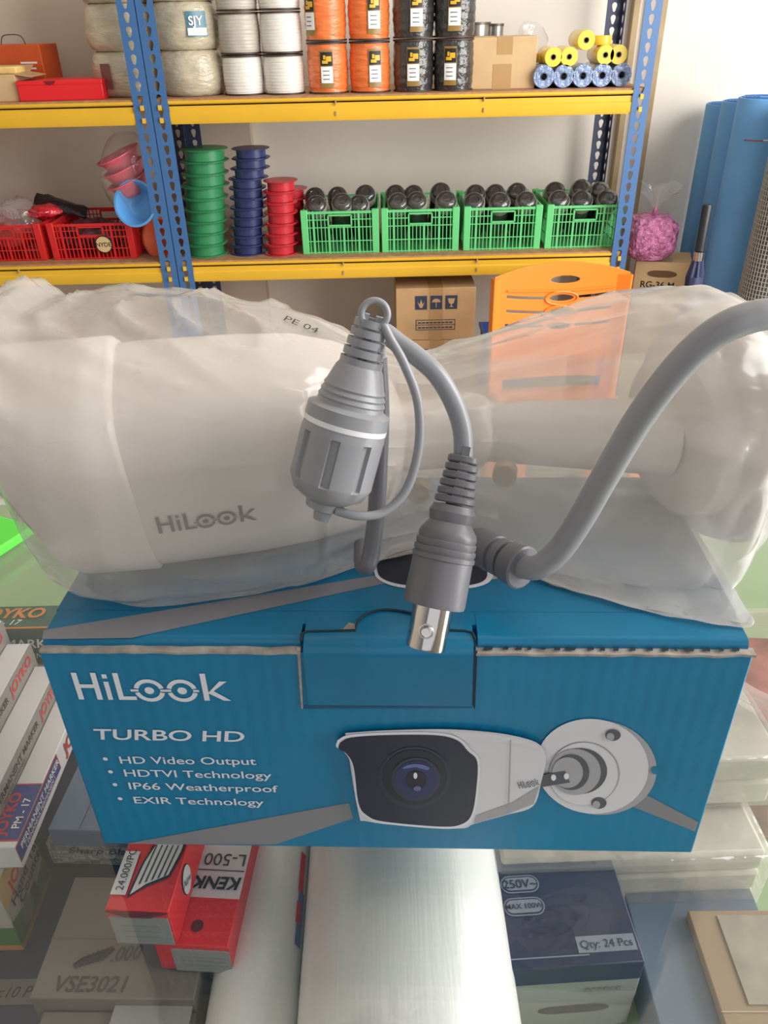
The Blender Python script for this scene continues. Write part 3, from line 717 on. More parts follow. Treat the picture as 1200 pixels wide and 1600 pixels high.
# carton and pink bag right of the rack
Yb = 2.26
a = at(1000, 412, Yb); b = at(1082, 412, Yb)
t = thing('cardboard_carton', 'brown carton with hand slot under the pink shredded bag', 'carton', (b.x, Yb, 0), -0.30); mx = WM[t]
wdt = 0.155; hb = b.z
M().bx((-wdt, 0, 0), (0, 0.13, hb), tan_card2, mx).build('body', t, bevel=0.002)
fr = mx @ frame((0, -0.0006, 0), (1, 0, 0), (0, 0, 1))
mm = M().prism([(-0.078 + 0.03 * math.cos(q * PI / 8) + (0.012 if math.cos(q * PI / 8) > 0 else -0.012), hb - 0.034 + 0.010 * math.sin(q * PI / 8)) for q in range(16)], 0.0005, mat('slot_shadow', (112, 82, 54), 0.8), fr).build('hand_slot', t)
M().text('RG-36 M', fr @ TR(-0.135, hb - 0.075, 0), 0.026, black, 0.02).build('print', t)
M().bx((-wdt * 0.62, 0, hb), (-wdt * 0.35, 0.13, hb + 0.0006), tape_m, mx).build('packing_tape', t)
pc = at(1015, 362, 2.33)
foil = mat('pink_tinsel', (236, 122, 166), 0.22, metal=0.15, vary=0.3, vscale=60, bump=1.0, bscale=110)
t = thing('tinsel_bag', 'clear bag of shiny pink tinsel tied at the top', 'bag', (pc.x, 2.33, hb), 0)
vs = []; fs = []; nu, nv = 40, 24
for i in range(nv + 1):
    th = PI * i / nv
    for j in range(nu):
        ph = 2 * PI * j / nu; d = V((math.sin(th) * math.cos(ph), math.sin(th) * math.sin(ph), math.cos(th)))
        q = 1 + 0.10 * noise.noise(d * 3) + 0.05 * abs(noise.noise(d * 9)); e_ = 0.62
        sq = lambda v_: math.copysign(abs(v_) ** e_, v_)
        vs.append((pc.x + sq(d.x) * 0.072 * q, 2.33 + sq(d.y) * 0.068 * q, hb + 0.0625 + sq(d.z) * 0.06 * q))
for i in range(nv):
    for j in range(nu): fs.append((i * nu + j, (i + 1) * nu + j, (i + 1) * nu + (j + 1) % nu, i * nu + (j + 1) % nu))
M().add(vs, fs, foil).build('tinsel', t, smooth=25)
tie = V((pc.x + 0.008, 2.33, hb + 0.125))
M().cyl(tie - V((0, 0, 0.012)), tie + V((0, 0, 0.016)), 0.012, foil, 0.006, 12).build('knot', t)
mm = M(); vs = []; fs = []
for i in range(11):
    t_ = i / 10
    for j in range(28):
        a_ = 2 * PI * j / 28; r = (0.007 + 0.045 * t_ ** 1.3) * (1 + 0.25 * math.sin(a_ * 5 + 2) * t_)
        vs.append((tie.x + r * math.cos(a_), tie.y + r * math.sin(a_) * 0.6, tie.z + 0.008 + 0.068 * t_ + 0.012 * math.sin(a_ * 3) * t_))
for i in range(10):
    for j in range(28): fs.append((i * 28 + j, (i + 1) * 28 + j, (i + 1) * 28 + (j + 1) % 28, i * 28 + (j + 1) % 28))
mm.add(vs, fs, clear).build('bag_top', t, smooth=60)
mm = M().tube([tie, tie + V((-0.01, 0, 0.04)), tie + V((-0.018, 0, 0.07)), tie + V((-0.010, 0, 0.075)), tie + V((-0.006, 0, 0.05)), tie + V((0.004, 0, 0.015)), tie + V((0.03, 0, 0.045)), tie + V((0.06, 0, 0.055))], 0.0011, mat('twine', (176, 140, 120), 0.6), 6)
mm.build('tie', t)

# foam rolls, umbrella and mesh in the corner
fb = mat('blue_foam', (108, 168, 224), 0.6, vary=0.04, vscale=6)
def foam(px, Y, r, zt, label, wob):
    p = at(px, 160, Y); x = p.x + r
    mm = M(); n = 56; prof = [(r * 0.97, 0.0), (r, 0.004), (r, zt - 0.004), (r * 0.97, zt)]
    mm.lathe([(0, 0.0)] + prof + [(r * 0.35, zt), (0, zt - 0.01)], fb, TR(x, Y, 0) , n)
    o = mm.build('sheet_roll', thing('foam_roll', label, 'foam roll', (x, Y, 0), 0, 'blue foam rolls in the corner'))
    sp = M(); pts = [(x + (0.02 + (r - 0.022) * k / 90) * math.cos(k * 0.35 + wob), Y + (0.02 + (r - 0.022) * k / 90) * math.sin(k * 0.35 + wob), zt + 0.0005) for k in range(91)]
    sp.tube(pts, 0.0012, mat('foam_edge', (58, 110, 176), 0.7), 5, 0).build('spiral_edge', o.parent)
    return o.parent, x
foam(1106, 2.475, 0.062, at(1120, 162, 2.475).z, 'leftmost blue foam roll, farthest back in the corner', 0)
foam(1130, 2.345, 0.062, at(1140, 158, 2.345).z, 'middle blue foam roll, half covered by the front one', 1)
fo, fx = foam(1155, 2.21, 0.066, at(1185, 152, 2.21).z, 'front blue foam roll with a thin red printed line', 2)
zl = at(1165, 222, 2.14).z
M().patch((fx, 2.21), 0.066, -0.9, 0.5, zl, zl + 0.0025, mat('red_print', (190, 70, 90), 0.5), 16).patch((fx, 2.21), 0.0662, -0.2, 0.02, zl + 0.0005, zl + 0.004, white, 6).build('print', fo)
pu = at(1107, 320, 2.03)
t = thing('umbrella', 'folded dark umbrella with black handle against the blue foam', 'umbrella', (pu.x + 0.01, 2.03, 0), 0)
bt = V((pu.x + 0.01, 2.03, 0.0)); tp = V((pu.x, 2.035, pu.z))
ln = (tp - bt); at_ = lambda f_: bt + ln * f_
M().lathe([(0, 0), (0.011, 0), (0.0125, 0.004), (0.012, 0.10), (0.013, 0.112), (0.0, 0.114)], mat('black_rubber', (36, 38, 44), 0.4), along(tp, bt), 24).build('handle', t)
M().lathe([(0, 0), (0.0135, 0), (0.0135, 0.022), (0, 0.022)], mat('chrome', (200, 200, 204), 0.15, 1.0), along(tp - ln.normalized() * 0.114, bt), 24).build('collar', t)
lumpu = lambda a, z: 1 + 0.2 * math.sin(a * 8 + z * 20)
L_ = ln.length - 0.136
M().lathe([(0, 0), (0.012, 0), (0.020, 0.04), (0.026, 0.2), (0.022, L_ * .7), (0.008, L_ - 0.05), (0.004, L_ - 0.04), (0.004, L_), (0, L_)], mat('dark_blue_fabric', (52, 60, 96), 0.5), along(tp - ln.normalized() * 0.136, bt), 40, lumpu).build('canopy', t)
# wire mesh roll
pw = at(1216, 420, 2.02); t = thing('mesh_roll', 'grey wire mesh roll beside the front blue foam roll', 'mesh roll', (pw.x, 2.02, 0), 0)
mm = M(); zt = 0.98; R = 0.082; wm = mat('galvanised_wire', (176, 174, 168), 0.4, 0.4)
for k in range(60):
    a_ = 2 * PI * k / 60; mm.cyl((pw.x + R * math.cos(a_), 2.02 + R * math.sin(a_), 0), (pw.x + R * math.cos(a_), 2.02 + R * math.sin(a_), zt), 0.0013, wm, n=5)
for k in range(int(zt / 0.011) + 1): mm.ring((pw.x, 2.02, 0.002 + k * 0.011), (0, 0, 1), R, 0.0013, wm, 36, 5)
mm.build('wire_mesh', t)
M().cyl((pw.x, 2.02, 0), (pw.x, 2.02, zt - 0.002), R - 0.006, mat('grey_mesh_inside', (120, 116, 112), 0.7), n=36).build('inner_roll', t)

# ------------------------------------------------------------------ glass display counter
GT = 0.9                                      # top of the glass
SH = 0.765                                    # inner shelf under the glass
gl = film('counter_glass', (190, 205, 196), 0.014, rough=0.02, gloss=0.24, transl=0.3)
gedge = mat('pale_green_shelf', (138, 166, 124), 0.5, vary=0.04, vscale=6)
cabm = mat('cabinet_panel', (214, 218, 212), 0.5)
alu = mat('aluminium_trim', (190, 192, 194), 0.35, 0.6)
X0, X1, Y0, Y1 = -0.60, 0.62, 0.03, 0.66
t = thing('display_counter', 'glass topped display counter carrying the blue camera box', 'counter', (0.0, (Y0 + Y1) / 2, 0))
M().bx((X0, Y0, GT - 0.006), (X1, Y1, GT), gl).build('glass_top', t, smooth=0)
M().bx((X0 + 0.01, Y0 + 0.01, SH - 0.012), (X1 - 0.01, Y1 - 0.012, SH), gedge).build('inner_shelf', t, smooth=0)
M().bx((X0, Y1 - 0.006, SH), (X1, Y1, GT - 0.006), gl).build('back_glass', t, smooth=0)
M().bx((X0, Y1 - 0.012, 0.0), (X1, Y1, SH - 0.0005), cabm).build('back_panel', t, smooth=0)
M().bx((X0, Y0 + .004, 0.0), (X0 + 0.008, Y1 - 0.012, SH), cabm).build('side_panel', t, smooth=0)
M().bx((X1 - 0.008, Y0 + .004, 0.0), (X1, Y1 - 0.012, SH), cabm).build('side_panel', t, smooth=0)
M().bx((X0 + 0.008, Y0, 0.0), (X1 - 0.008, Y0 + 0.008, SH - 0.03), cabm).build('front_panel', t, smooth=0)
M().bx((X0 + 0.008, Y0, SH - 0.03), (X1 - 0.008, Y0 + 0.004, GT - 0.006), gl).build('front_glass', t, smooth=0)

# green sheet pack lying on the glass, left
gp = mat('bright_green_plastic', (92, 222, 70), 0.35)
q0, q1, q2 = on(52, 822, GT + 0.006), on(-60, 895, GT + 0.006), on(15, 742, GT + 0.006)
e1 = (q1 - q0).normalized(); e2 = (q2 - q0); e2 = (e2 - e1 * e2.dot(e1)).normalized()
mxg = frame((q0.x, q0.y, GT + 0.0005), e2, e1)
o = M().bx((0, 0, 0), (0.13, 0.20, 0.006), gp, mxg).build('green_folder', origin=(q0.x, q0.y, GT), bevel=0.001)
tag(o, 'bright green plastic folder lying on the glass behind the bag', 'folder')

# ------------------------------------------------------------------ things under the glass
def carton(name, label, cat, nl, nr, fl, zt, zb, m, group=None, near=0.0, far=0.0, wide=0.0, build=True, part='body', msides=None):
    """box measured from three corners of its top; returns the thing and a frame at the near left top corner"""
    A, B, C = on(*nl, zt), on(*nr, zt), on(*fl, zt)
    x = (B - A).normalized(); y = V((-x.y, x.x, 0)); w_ = (B - A).length + wide; L = (C - A).dot(y) + near + far
    A = A - y * near
    t = thing(name, label, cat, (A.x, A.y, zb), math.atan2(x.y, x.x), group)
    f = frame((A.x, A.y, zt), x, y)
    mm = M().bx((0, 0, zb - zt), (w_, L, 0), m, f)
    if msides is not None:
        mm.m = [m if i == 1 else msides for i in range(6)]
    if build: mm.build(part, t, bevel=0.0006)
    return t, f, w_, L, mm
EP = 0.0003
navy = mat('navy_card', (44, 48, 74), 0.45, vary=0.05, vscale=20)
greyc = mat('grey_card', (114, 108, 100), 0.6, vary=0.03, vscale=20)
lgrey = mat('light_grey_card', (150, 152, 148), 0.5)
NZ = 0.787
# navy carton on the shelf, left
A = on(-60, 1600, NZ); xr_ = on(318, 1560, NZ).x; yf_ = on(200, 1350, NZ).y
t = thing('navy_carton', 'wide navy carton under the glass beneath the grey box', 'carton', (A.x, 0.09, SH))
M().bx((A.x - 0.05, 0.09, SH), (xr_, yf_, NZ), navy).build('body', t, bevel=0.001)
c = on(-30, 1572, NZ); mm = M(); ff = frame((c.x - 0.006, c.y, NZ + EP), (1, 0, 0), (0, 1, 0))
mm.bx((0, 0, 0), (on(66, 1560, NZ).x - c.x + 0.005, 0.011, 0.0003), greyc, ff); mm.text('Qty:10 Pcs', ff @ TR(0.002, 0.003, 0.0005), 0.0068, black, 0.0, 0.25)
mm.build('label', t)
# second navy box, blade boxes on it
t = thing('navy_carton', 'navy box under the glass carrying the bubble wrapped blade box', 'carton', (-0.2, yf_ + 0.002, SH))
zz = 0.806; M().bx((-0.30, yf_ + 0.003, SH), (-0.09, yf_ + 0.075, zz), navy).build('body', t, bevel=0.001)
t, f, w_, L, _ = carton('blade_box', 'grey blue blade box in the display left of blue box', 'box', (74, 1296), (190, 1300), (108, 1196), 0.836, 0.8235, mat('grey_blue_card', (92, 112, 138), 0.4), far=0.01)
mm = M().bx((w_ * .42, 0.0, EP), (w_ * .43, L, EP + .0002), mat('seam_blue', (70, 88, 112), 0.5), f); mm.build('seam', t)
t2, f, w_, L, _ = carton('bubble_pouch', 'grey bubble wrap pouch printed with sharp blade text', 'pouch', (70, 1318), (200, 1322), (100, 1250), 0.8225, 0.8065, mat('bubble_grey', (150, 150, 146), 0.3, bump=0.9, bscale=150, coat=0.5))
M().text('Sharp Blade', f @ frame((0.010, -EP, -0.0065), (1, 0, 0), (0, 0, 1)), 0.0062, black, 0.01, 0.3, 1.25).build('print', t2)

# grey VSE box
t, f, w_, L, _ = carton('grey_box', 'grey carton with handwritten price and black model print', 'carton', (45, 1560), (303, 1562), (117, 1370), 0.812, NZ + .0005, greyc)
mm = M(); mm.text('VSE3021', f @ TR(w_ * .12, L * 0.05, EP), w_ * 0.130, dk, 0.02, 0.15)
mm.text('.000', f @ TR(w_ * .42, L * .275, EP) @ RZ(0.10), w_ * 0.125, dk, 0.025, 0.3, 0.85)
for q in range(7):
    a0 = f @ V((w_ * (.21 + .025 * q), L * (.235 + .010 * q), EP)); a1 = f @ V((w_ * (.27 + .025 * q), L * (.30 + .014 * q), EP)); mm.tube([a0, a1], 0.0012, black, 5, 2)
mm.bx((0, L * 0.46, EP * .5), (w_, L * 0.465, EP), mat('fold_grey', (112, 114, 110), 0.6), f); mm.build('print', t)
fl_ = M().prism([(w_ * .50, -0.017), (w_ * .51, 0.002), (w_ * .56, 0.006), (w_ * .92, 0.006), (w_ * .98, 0.001), (w_ * .98, -0.017)], 0.0012, lgrey, f @ TR(0, 0, -0.0065)); fl_.build('tuck_flap', t)
M().bx((0.004, -0.03, -0.024), (w_, -0.0005, -0.009), greyc, f).build('end_panel', t, bevel=0.0008)

# marker boxes
mwhite = mat('white_card', (226, 226, 226), 0.4); mgrey = mat('grey_stripe_card', (138, 134, 128), 0.4); mblue = mat('blue_label', (44, 60, 132), 0.4); mred = mat('red_letters', (200, 44, 52), 0.4)
mg = mat('dark_green_card', (36, 84, 74), 0.45); mor = mat('orange_letters', (206, 122, 52), 0.45)
base = on(100, 1200, 0.85)
Lm = 0.098; wm_ = 0.0125
# heights fall from left to right like steps; every box runs away from the viewer
cz0 = on(19, 1324, 0.851)
mk = [('white marker box with blue label, nearest the camera box', 0.851, 0), ('grey sided marker box, second from the camera box', 0.863, 1), ('grey sided marker box, third from the camera box', 0.876, 2), ('white marker box farthest from the camera box', 0.889, 3)]
xe = cz0.x + 0.0012
supp = thing('tally_counter_box', 'green and white tally counter box below the marker boxes', 'box', (cz0.x - 0.03, cz0.y, NZ))
TZ = 0.8355
ce = on(38, 1483, NZ + .0005); tb_l = on(76, 1372, NZ + .0005).y - ce.y
tyl = mat('tally_white', (186, 184, 172), 0.4); tgr = mat('tally_green', (60, 120, 56), 0.45); tor = mat('tally_orange', (204, 136, 60), 0.45)
M().bx((ce.x - 0.05, ce.y, NZ + .0005), (ce.x, ce.y + tb_l, TZ), tyl).build('body', supp, bevel=0.0006)
H_ = TZ - NZ; fs_ = frame((ce.x + EP, ce.y, NZ + .0005), (0, 1, 0), (0, 0, 1)); mm = M()
mm.bx((0, 0, -.0002), (tb_l, .004, 0), tor, fs_); mm.poly([(0, .004), (tb_l, .004), (tb_l, .018), (tb_l * .6, .012), (0, .022)], tgr, fs_)
mm.poly([(0, H_ * .62), (0, H_), (tb_l, H_), (tb_l, H_ * .9)], mat('tally_cream', (210, 180, 120), 0.45), fs_)
mm.text('JOYKO', fs_ @ TR(tb_l * .22, H_ * .70, EP) @ RZ(0.12), 0.0098, mred, 0.02); mm.text('Hand Tally', fs_ @ TR(tb_l * .14, H_ * .53, EP) @ RZ(0.12), 0.0085, black, 0.015); mm.text('Counter', fs_ @ TR(tb_l * .28, H_ * .40, EP) @ RZ(0.12), 0.0085, black, 0.015)
mm.lathe([(0, EP), (.0065, EP)], mgrey, fs_ @ TR(tb_l * .34, H_ * .25, 0), 20); mm.bx((tb_l * .5, H_ * .16, 0), (tb_l * .66, H_ * .36, EP), dk, fs_)
ff_ = frame((ce.x - 0.05, ce.y - EP, NZ + .0005), (1, 0, 0), (0, 0, 1))
mm.bx((0, 0, -.0002), (.05, .004, 0), tor, ff_); mm.bx((0, .004, -.0002), (.05, .018, 0), tgr, ff_); mm.bx((.01, .035, -.0002), (.046, .047, 0), tor, ff_); mm.text('Tally', ff_ @ TR(.012, .022, .0001), .012, black, .02)
mm.build('print', supp)
for lab, zt, k in mk:
    xr_k = xe - k * (wm_ + 0.0006); yn = cz0.y - 0.0 + 0.004 * k
    zb = TZ + 0.0005 if k == 0 else TZ + 0.0005
    t = thing('marker_box', lab + ', in the display', 'box', (xr_k - wm_ / 2, yn, zb), 0, 'boxes of markers in the display')
    f = frame((xr_k - wm_, yn, zt), (1, 0, 0), (0, 1, 0)); mm = M().bx((0, 0, zb - zt), (wm_, Lm, 0), mwhite, f)
    mm.build('body', t, bevel=0.0005)
    pm = M(); fs2 = f @ frame((wm_ + EP * .6, 0, zb - zt), (0, 1, 0), (0, 0, 1)); hz = zt - zb
    if k == 0:
        pm.bx((0, .003, 0), (wm_, .034, EP * .6), mred, f); pm.bx((0, .0038, 0), (wm_, .0332, EP), mblue, f)
        rot = f @ TR(wm_ * .02, .005, EP * 1.6) @ RZ(PI / 2)
        pm.text('JOYKO', f @ TR(wm_ * .42, .006, EP * 1.6) @ RZ(PI / 2), .0072, mred, .03); pm.text('PM - 17', f @ TR(wm_ * .86, .009, EP * 1.6) @ RZ(PI / 2), .0052, white, .01)
        pm.bx((-.0002, hz * .30, 0), (.052, hz * .98, EP * .5), mred, fs2); pm.bx((0, hz * .34, 0), (.051, hz * .94, EP), mblue, fs2)
        pm.text('PERMANENT MARKER', fs2 @ TR(.003, hz * .62, EP * 1.6), .0049, white, .02); pm.text('( PENANDA PERMANEN )', fs2 @ TR(.006, hz * .40, EP * 1.6), .0034, white)
        pm.text('JOYKO', fs2 @ TR(.060, hz * .3, EP * 1.2), .010, mred, .03)
    else:
        pm.bx((0, .0, 0), (Lm, hz, EP * .5), mgrey, fs2)
        pm.text('PERMANENT MARKER', fs2 @ TR(.012, hz - .0075, EP * 1.2), .0052, black, .02); pm.text('( PENANDA PERMANEN )', fs2 @ TR(.015, hz - .0105, EP * 1.2), .0026, black)
        pm.text('JOYKO', fs2 @ TR(.067, hz - .0085, EP * 1.2), .0082, mred, .03)
    pm.build('print', t)
# dark green marker box lying across, at the far end
gl0 = on(84, 1056, 0.884)
t = thing('marker_box', 'dark green marker box lying across behind the other markers', 'box', (gl0.x, gl0.y + 0.02, TZ), 0, 'boxes of markers in the display')
yq = max(gl0.y, cz0.y + Lm + 0.04)
gx = on(66, 1052, 0.881); gy = cz0.y + Lm + 0.014
M().bx((gx.x - 0.13, gy, SH), (gx.x + .004, gy + 0.02, 0.881), mg).build('body', t, bevel=0.0006)
f = frame((gx.x - 0.13, gy, 0.881 + EP), (1, 0, 0), (0, 1, 0)); pm = M(); wq = 0.134
pm.bx((0, 0, 0), (wq, .0012, EP * .4), mor, f); pm.bx((wq - .012, .0012, 0), (wq, .02, EP * .5), mat('cream_card', (216, 214, 190), 0.5), f)
pm.text('JOYKO', f @ TR(wq - .056, .009, EP), .0115, mor, .03, .15, 1.0); pm.text('PM - 17', f @ TR(wq - .05, .003, EP), .0062, white, 0, .2)
f2 = frame((gx.x - 0.13, gy - EP, 0.881), (1, 0, 0), (0, 0, 1))
pm.text('WHITEBOARD MARKER', f2 @ TR(wq - .098, -.013, EP), .0085, white, .02, .2); pm.text('( HIJAU / GREEN )', f2 @ TR(wq - .06, -.021, EP), .0055, white, 0, .2); pm.bx((0, -.026, -.0003), (wq, -.0248, 0), mor, f2); pm.bx((0, -.114, -.0003), (wq, -.026, 0), mwhite, f2)
pm.build('print', t)

# red stapler boxes
t, f, w_, L, _ = carton('stapler_box', 'red carton with a stapler drawing and open end flap', 'box', (163, 1421), (263, 1425), (209, 1322), 0.858, 0.8345, redb, far=0.02)
mm = M(); g_ = lambda x, y: (w_ * x, L * y, EP)
mm.poly([g_(.28, .10), g_(.52, .20), g_(.86, .30), g_(.96, .55), g_(.98, .97), g_(.62, .97), g_(.48, .70), g_(.34, .42)], black, f)
mm.poly([(a_, b_, EP * 1.5) for a_, b_, _ in (g_(.32, .13), g_(.52, .23), g_(.83, .32), g_(.92, .55), g_(.94, .95), g_(.66, .95), g_(.52, .70), g_(.38, .42))], mwhite, f)
for q in range(5): mm.poly([(a_, b_, EP * 2) for a_, b_, _ in (g_(.40 + .09 * q, .22 + .02 * q), g_(.43 + .09 * q, .23 + .02 * q), g_(.50 + .09 * q, .60), g_(.48 + .09 * q, .60))], dk, f)
mm.poly([(a_, b_, EP * 2.2) for a_, b_, _ in (g_(.62, .62), g_(.80, .62), g_(.84, .74), g_(.66, .74))], black, f); mm.poly([(a_, b_, EP * 2.6) for a_, b_, _ in (g_(.64, .635), g_(.79, .635), g_(.825, .725), g_(.67, .725))], lgrey, f)
mm.lathe([(0, EP * 3), (.0018, EP * 3)], redb, f @ TR(w_ * .42, L * .62, 0), 16)
fr_ = f @ frame((w_ + EP, 0, 0), (0, 1, 0), (0, 0, 1))
mm.lathe([(0, 0), (.0082, 0)], black, fr_ @ TR(L * .42, -.010, 0) @ Matrix.Scale(0.62, 4, (1, 0, 0)), 28); mm.lathe([(0, EP), (.0077, EP)], mwhite, fr_ @ TR(L * .42, -.010, 0) @ Matrix.Scale(0.62, 4, (1, 0, 0)), 28)
mm.text('New', fr_ @ TR(L * .42, -.010, EP * 2) @ RZ(-.5), .005, dk, 0, .3, center=True)
mm.build('print', t)
M().bx((w_ * .02, L * .12, EP * 3), (w_ * .26, L * .52, EP * 4), mwhite, f).text('24.000/PC', f @ TR(w_ * .20, L * .15, EP * 5) @ RZ(PI / 2), .0045, dk, .0).build('price_sticker', t)
fe = f @ frame((0, -EP, 0), (1, 0, 0), (0, 0, 1)); hz = 0.0235
mm = M().bx((.001, -hz + .0005, -EP), (w_ - .001, -.0045, EP), lgrey, fe)
for q in range(3): mm.bx((w_ * .2, -.010 - q * .004, 0), (w_ * .8, -.0095 - q * .004, EP * 1.5), mgrey, fe)
mm.build('end_flap', t)
M().prism([(0, -.0005), (w_ * .3, -.004), (w_ * .7, -.004), (w_, -.0005)], EP, mat('inside_dark_red', (110, 20, 22), 0.7), fe).build('open_gap', t)
t, f, w_, L, _ = carton('stapler_box', 'red and white stapler carton under the one with drawing', 'box', (240, 1474), (345, 1480), (262, 1326), 0.833, 0.8135, redb, far=0.02, wide=.003)
mm = M(); mm.bx((w_ * .0, L * .33, 0), (w_, L, EP), mwhite, f)
mm.text('KENKO', f @ TR(w_ * .98, L * .48, EP * 2) @ RZ(PI), w_ * .26, black, .03, .2); mm.text('L-500', f @ TR(w_ * .98, L * .66, EP * 2) @ RZ(PI), w_ * .27, dk, .0, 0)
for q, s_ in enumerate(('A versatile', 'perfect for', 'work, Cut')): mm.text(s_, f @ TR(w_ * .97, L * (.82 + .06 * q), EP * 2) @ RZ(PI), w_ * .12, dk)
mm.bx((w_ * .2, L * .53, EP), (w_ * .98, L * .535, EP * 2), dk, f)
mm.lathe([(0, EP), (w_ * .085, EP)], mat('hole_dark', (90, 14, 18), 0.6), f @ TR(w_ * .52, L * .13, 0), 20)
fe = f @ frame((0, -EP, 0), (1, 0, 0), (0, 0, 1)); mm.bx((w_ * .22, -.019, -EP), (w_, -.003, EP), lgrey, fe)
for q in range(3): mm.bx((w_ * .35, -.008 - q * .003, 0), (w_ * .95, -.0075 - q * .003, EP * 1.6), mgrey, fe)
mm.build('print', t)
# plain support under the red boxes
c = f @ V((w_ / 2, L * .62, 0))
t = thing('small_box', 'plain dark blue box supporting the red stapler cartons', 'box', (c.x, c.y, NZ))
M().bx((0.002, L * .36, 0.7875 - 0.833), (w_ - .002, L * .95, 0.813 - 0.833), navy, f).build('body', t)

# white plastic rolls
roll_m = mat('white_plastic_roll', (236, 238, 233), 0.3, bump=0.04, bscale=90, coat=0.35, stretch=(6, 0.4, 6))
core_m = mat('card_core', (160, 136, 108), 0.7)
def proll(x, y0, y1, r, z, label, edge=False):
    t = thing('film_roll', label, 'film roll', (x, y0, z), 0, 'white film rolls in the display')
    mx = along((x, y0, z), (x, y1, z)); l = y1 - y0
    M().lathe([(r * .3, 0), (r * .97, 0), (r, .002), (r, l - .002), (r * .97, l), (r * .3, l), (r * .3, 0)], roll_m, mx, 48).build('roll', t)
    M().lathe([(r * .22, 0), (r * .3, 0), (r * .3, l), (r * .22, l), (r * .22, 0)], core_m, mx, 24).build('core', t)
    return t
rb = 0.0452
proll(0.0052, 0.06, 0.40, rb, SH + rb + .0005, 'wide white film roll under glass below the box front')
ra = 0.0195
ta = proll(-0.0605, 0.07, 0.42, ra, 0.80, 'narrow white film roll beside the wide roll')
stp = M(); xs_ = -0.0605  # colour strips standing in for the stapler carton's reflection on the roll
for (a0, a1, y0_, y1_, m_) in ((0.95, 1.15, .215, .235, redb), (0.95, 1.15, .200, .210, redb), (0.98, 1.2, .19, .215, mat('reflection_blue', (110, 124, 160), .4))):
    vs = []; 
    for i in range(7):
        a_ = a0 + (a1 - a0) * i / 6; vs += [(xs_ + (ra + EP) * math.sin(a_), y0_, .80 + (ra + EP) * math.cos(a_)), (xs_ + (ra + EP) * math.sin(a_), y1_, .80 + (ra + EP) * math.cos(a_))]
    stp.add(vs, [(2 * i, 2 * i + 2, 2 * i + 3, 2 * i + 1) for i in range(6)], m_)
stp.build('reflection_stripe', ta)
t = thing('small_box', 'low white box beneath the narrow film roll', 'box', (xs_, 0.2, SH)); M().bx((xs_ - .017, 0.08, SH), (xs_ + .012, 0.40, 0.80 - ra - .0003), mwhite).build('body', t)

# right side: navy carton with ratings, grey cartons, wrapped packs, tan packet
t, f, w_, L, _ = carton('navy_carton', 'navy carton with rounded rating marks beside the film roll', 'carton', (785, 1494), (1001, 1480), (775, 1366), 0.823, 0.8095, navy, near=.006, far=.03)
gpr = mat('grey_print', (132, 138, 148), 0.5)
mm = M()
def pill(cx, cy, a_, b_, txt, ts):
    def rr(ax_, bx2): return [(cx + (ax_ - bx2) * s1 + bx2 * math.cos(q), cy + bx2 * math.sin(q)) for s1, qs in ((1, [-PI / 2 + PI * i / 8 for i in range(9)]), (-1, [PI / 2 + PI * i / 8 for i in range(9)])) for q in qs]
    mm.poly([(x, y, EP) for x, y in rr(a_, b_)], gpr, f); mm.poly([(x, y, EP * 1.5) for x, y in rr(a_ - .0006, b_ - .0006)], navy, f); mm.poly([(x, y, EP * 2) for x, y in rr(a_ - .0012, b_ - .0012)], gpr, f)
    mm.text(txt, f @ TR(cx, cy, EP * 3), ts, navy, .01, center=True)
def loc(px, py): return f.inverted() @ on(px, py, 0.823)
c1 = loc(812, 1382); c2 = loc(819, 1417); c3 = loc(947, 1474)
pill(c1.x, c1.y, .0088, .0042, '250V~', .0058); pill(c2.x, c2.y, .0092, .0042, 'MAX 100W', .0034)
mm.bx((c3.x - .0125, c3.y - .0035, 0), (c3.x + .0125, c3.y + .0035, EP), gpr, f); mm.text('Qty: 24 Pcs', f @ TR(c3.x, c3.y, EP * 2), .0048, navy, .0, center=True)
mm.bx((0, .004, 0), (w_ * .62, .0045, EP), gpr, f)
mm.build('print', t)
t2, f2, w2, L2, _ = carton('grey_carton', 'grey carton with a dark hand slot under navy ratings carton', 'carton', (800, 1535), (1003, 1520), (795, 1420), 0.809, SH + .0003, lgrey, near=.0)
mm = M(); fe = f2 @ frame((0, -EP, 0), (1, 0, 0), (0, 0, 1)); 
mm.prism([(w2 * .52 + .010 * math.cos(q * PI / 8) + (.006 if math.cos(q * PI / 8) > 0 else -.006), -.026 + .003 * math.sin(q * PI / 8)) for q in range(16)], EP, dk, fe)
for q in range(6): mm.bx((w2 * (.58 + .05 * q), -.012, 0), (w2 * (.61 + .05 * q), -.0095, EP), mgrey, fe)
mm.build('hand_slot', t2)
wrapm = mat('cream_packets', (206, 198, 182), 0.4, vary=0.08, vscale=25); wfilm = film('pack_film', (238, 236, 228), 0.25, rough=.1, gloss=0.35, bump=.8, bscale=70)
t, f, w_, L, _ = carton('wrapped_pack', 'clear wrapped cream packets in the display behind the box', 'pack', (779, 1360), (1215, 1343), (770, 1300), 0.826, SH + .0003, wrapm, build=False, far=.06)
for k in range(4):
    M().bx((0.002, 0.003 + .0006 * k, -.0595 + k * .0148), (w_ - .002, L - .002, -.0595 + k * .0148 + .0138), wrapm, f).build('packet', t, bevel=.002)
M().bx((0, 0, -.0605), (w_, L, 0.0006), wfilm, f).build('film', t, bevel=.002)
t, f, w_, L, _ = carton('wrapped_pack', 'upright clear wrapped pack right of the blue box', 'pack', (1000, 1195), (1236, 1185), (1000, 1075), 0.862, 0.827, wrapm, build=False, far=-.0)
for k in range(2): M().bx((0.002, 0.002, -.0345 + k * .017), (w_ - .002, L - .002, -.0345 + k * .017 + .016), wrapm, f).build('packet', t, bevel=.002)
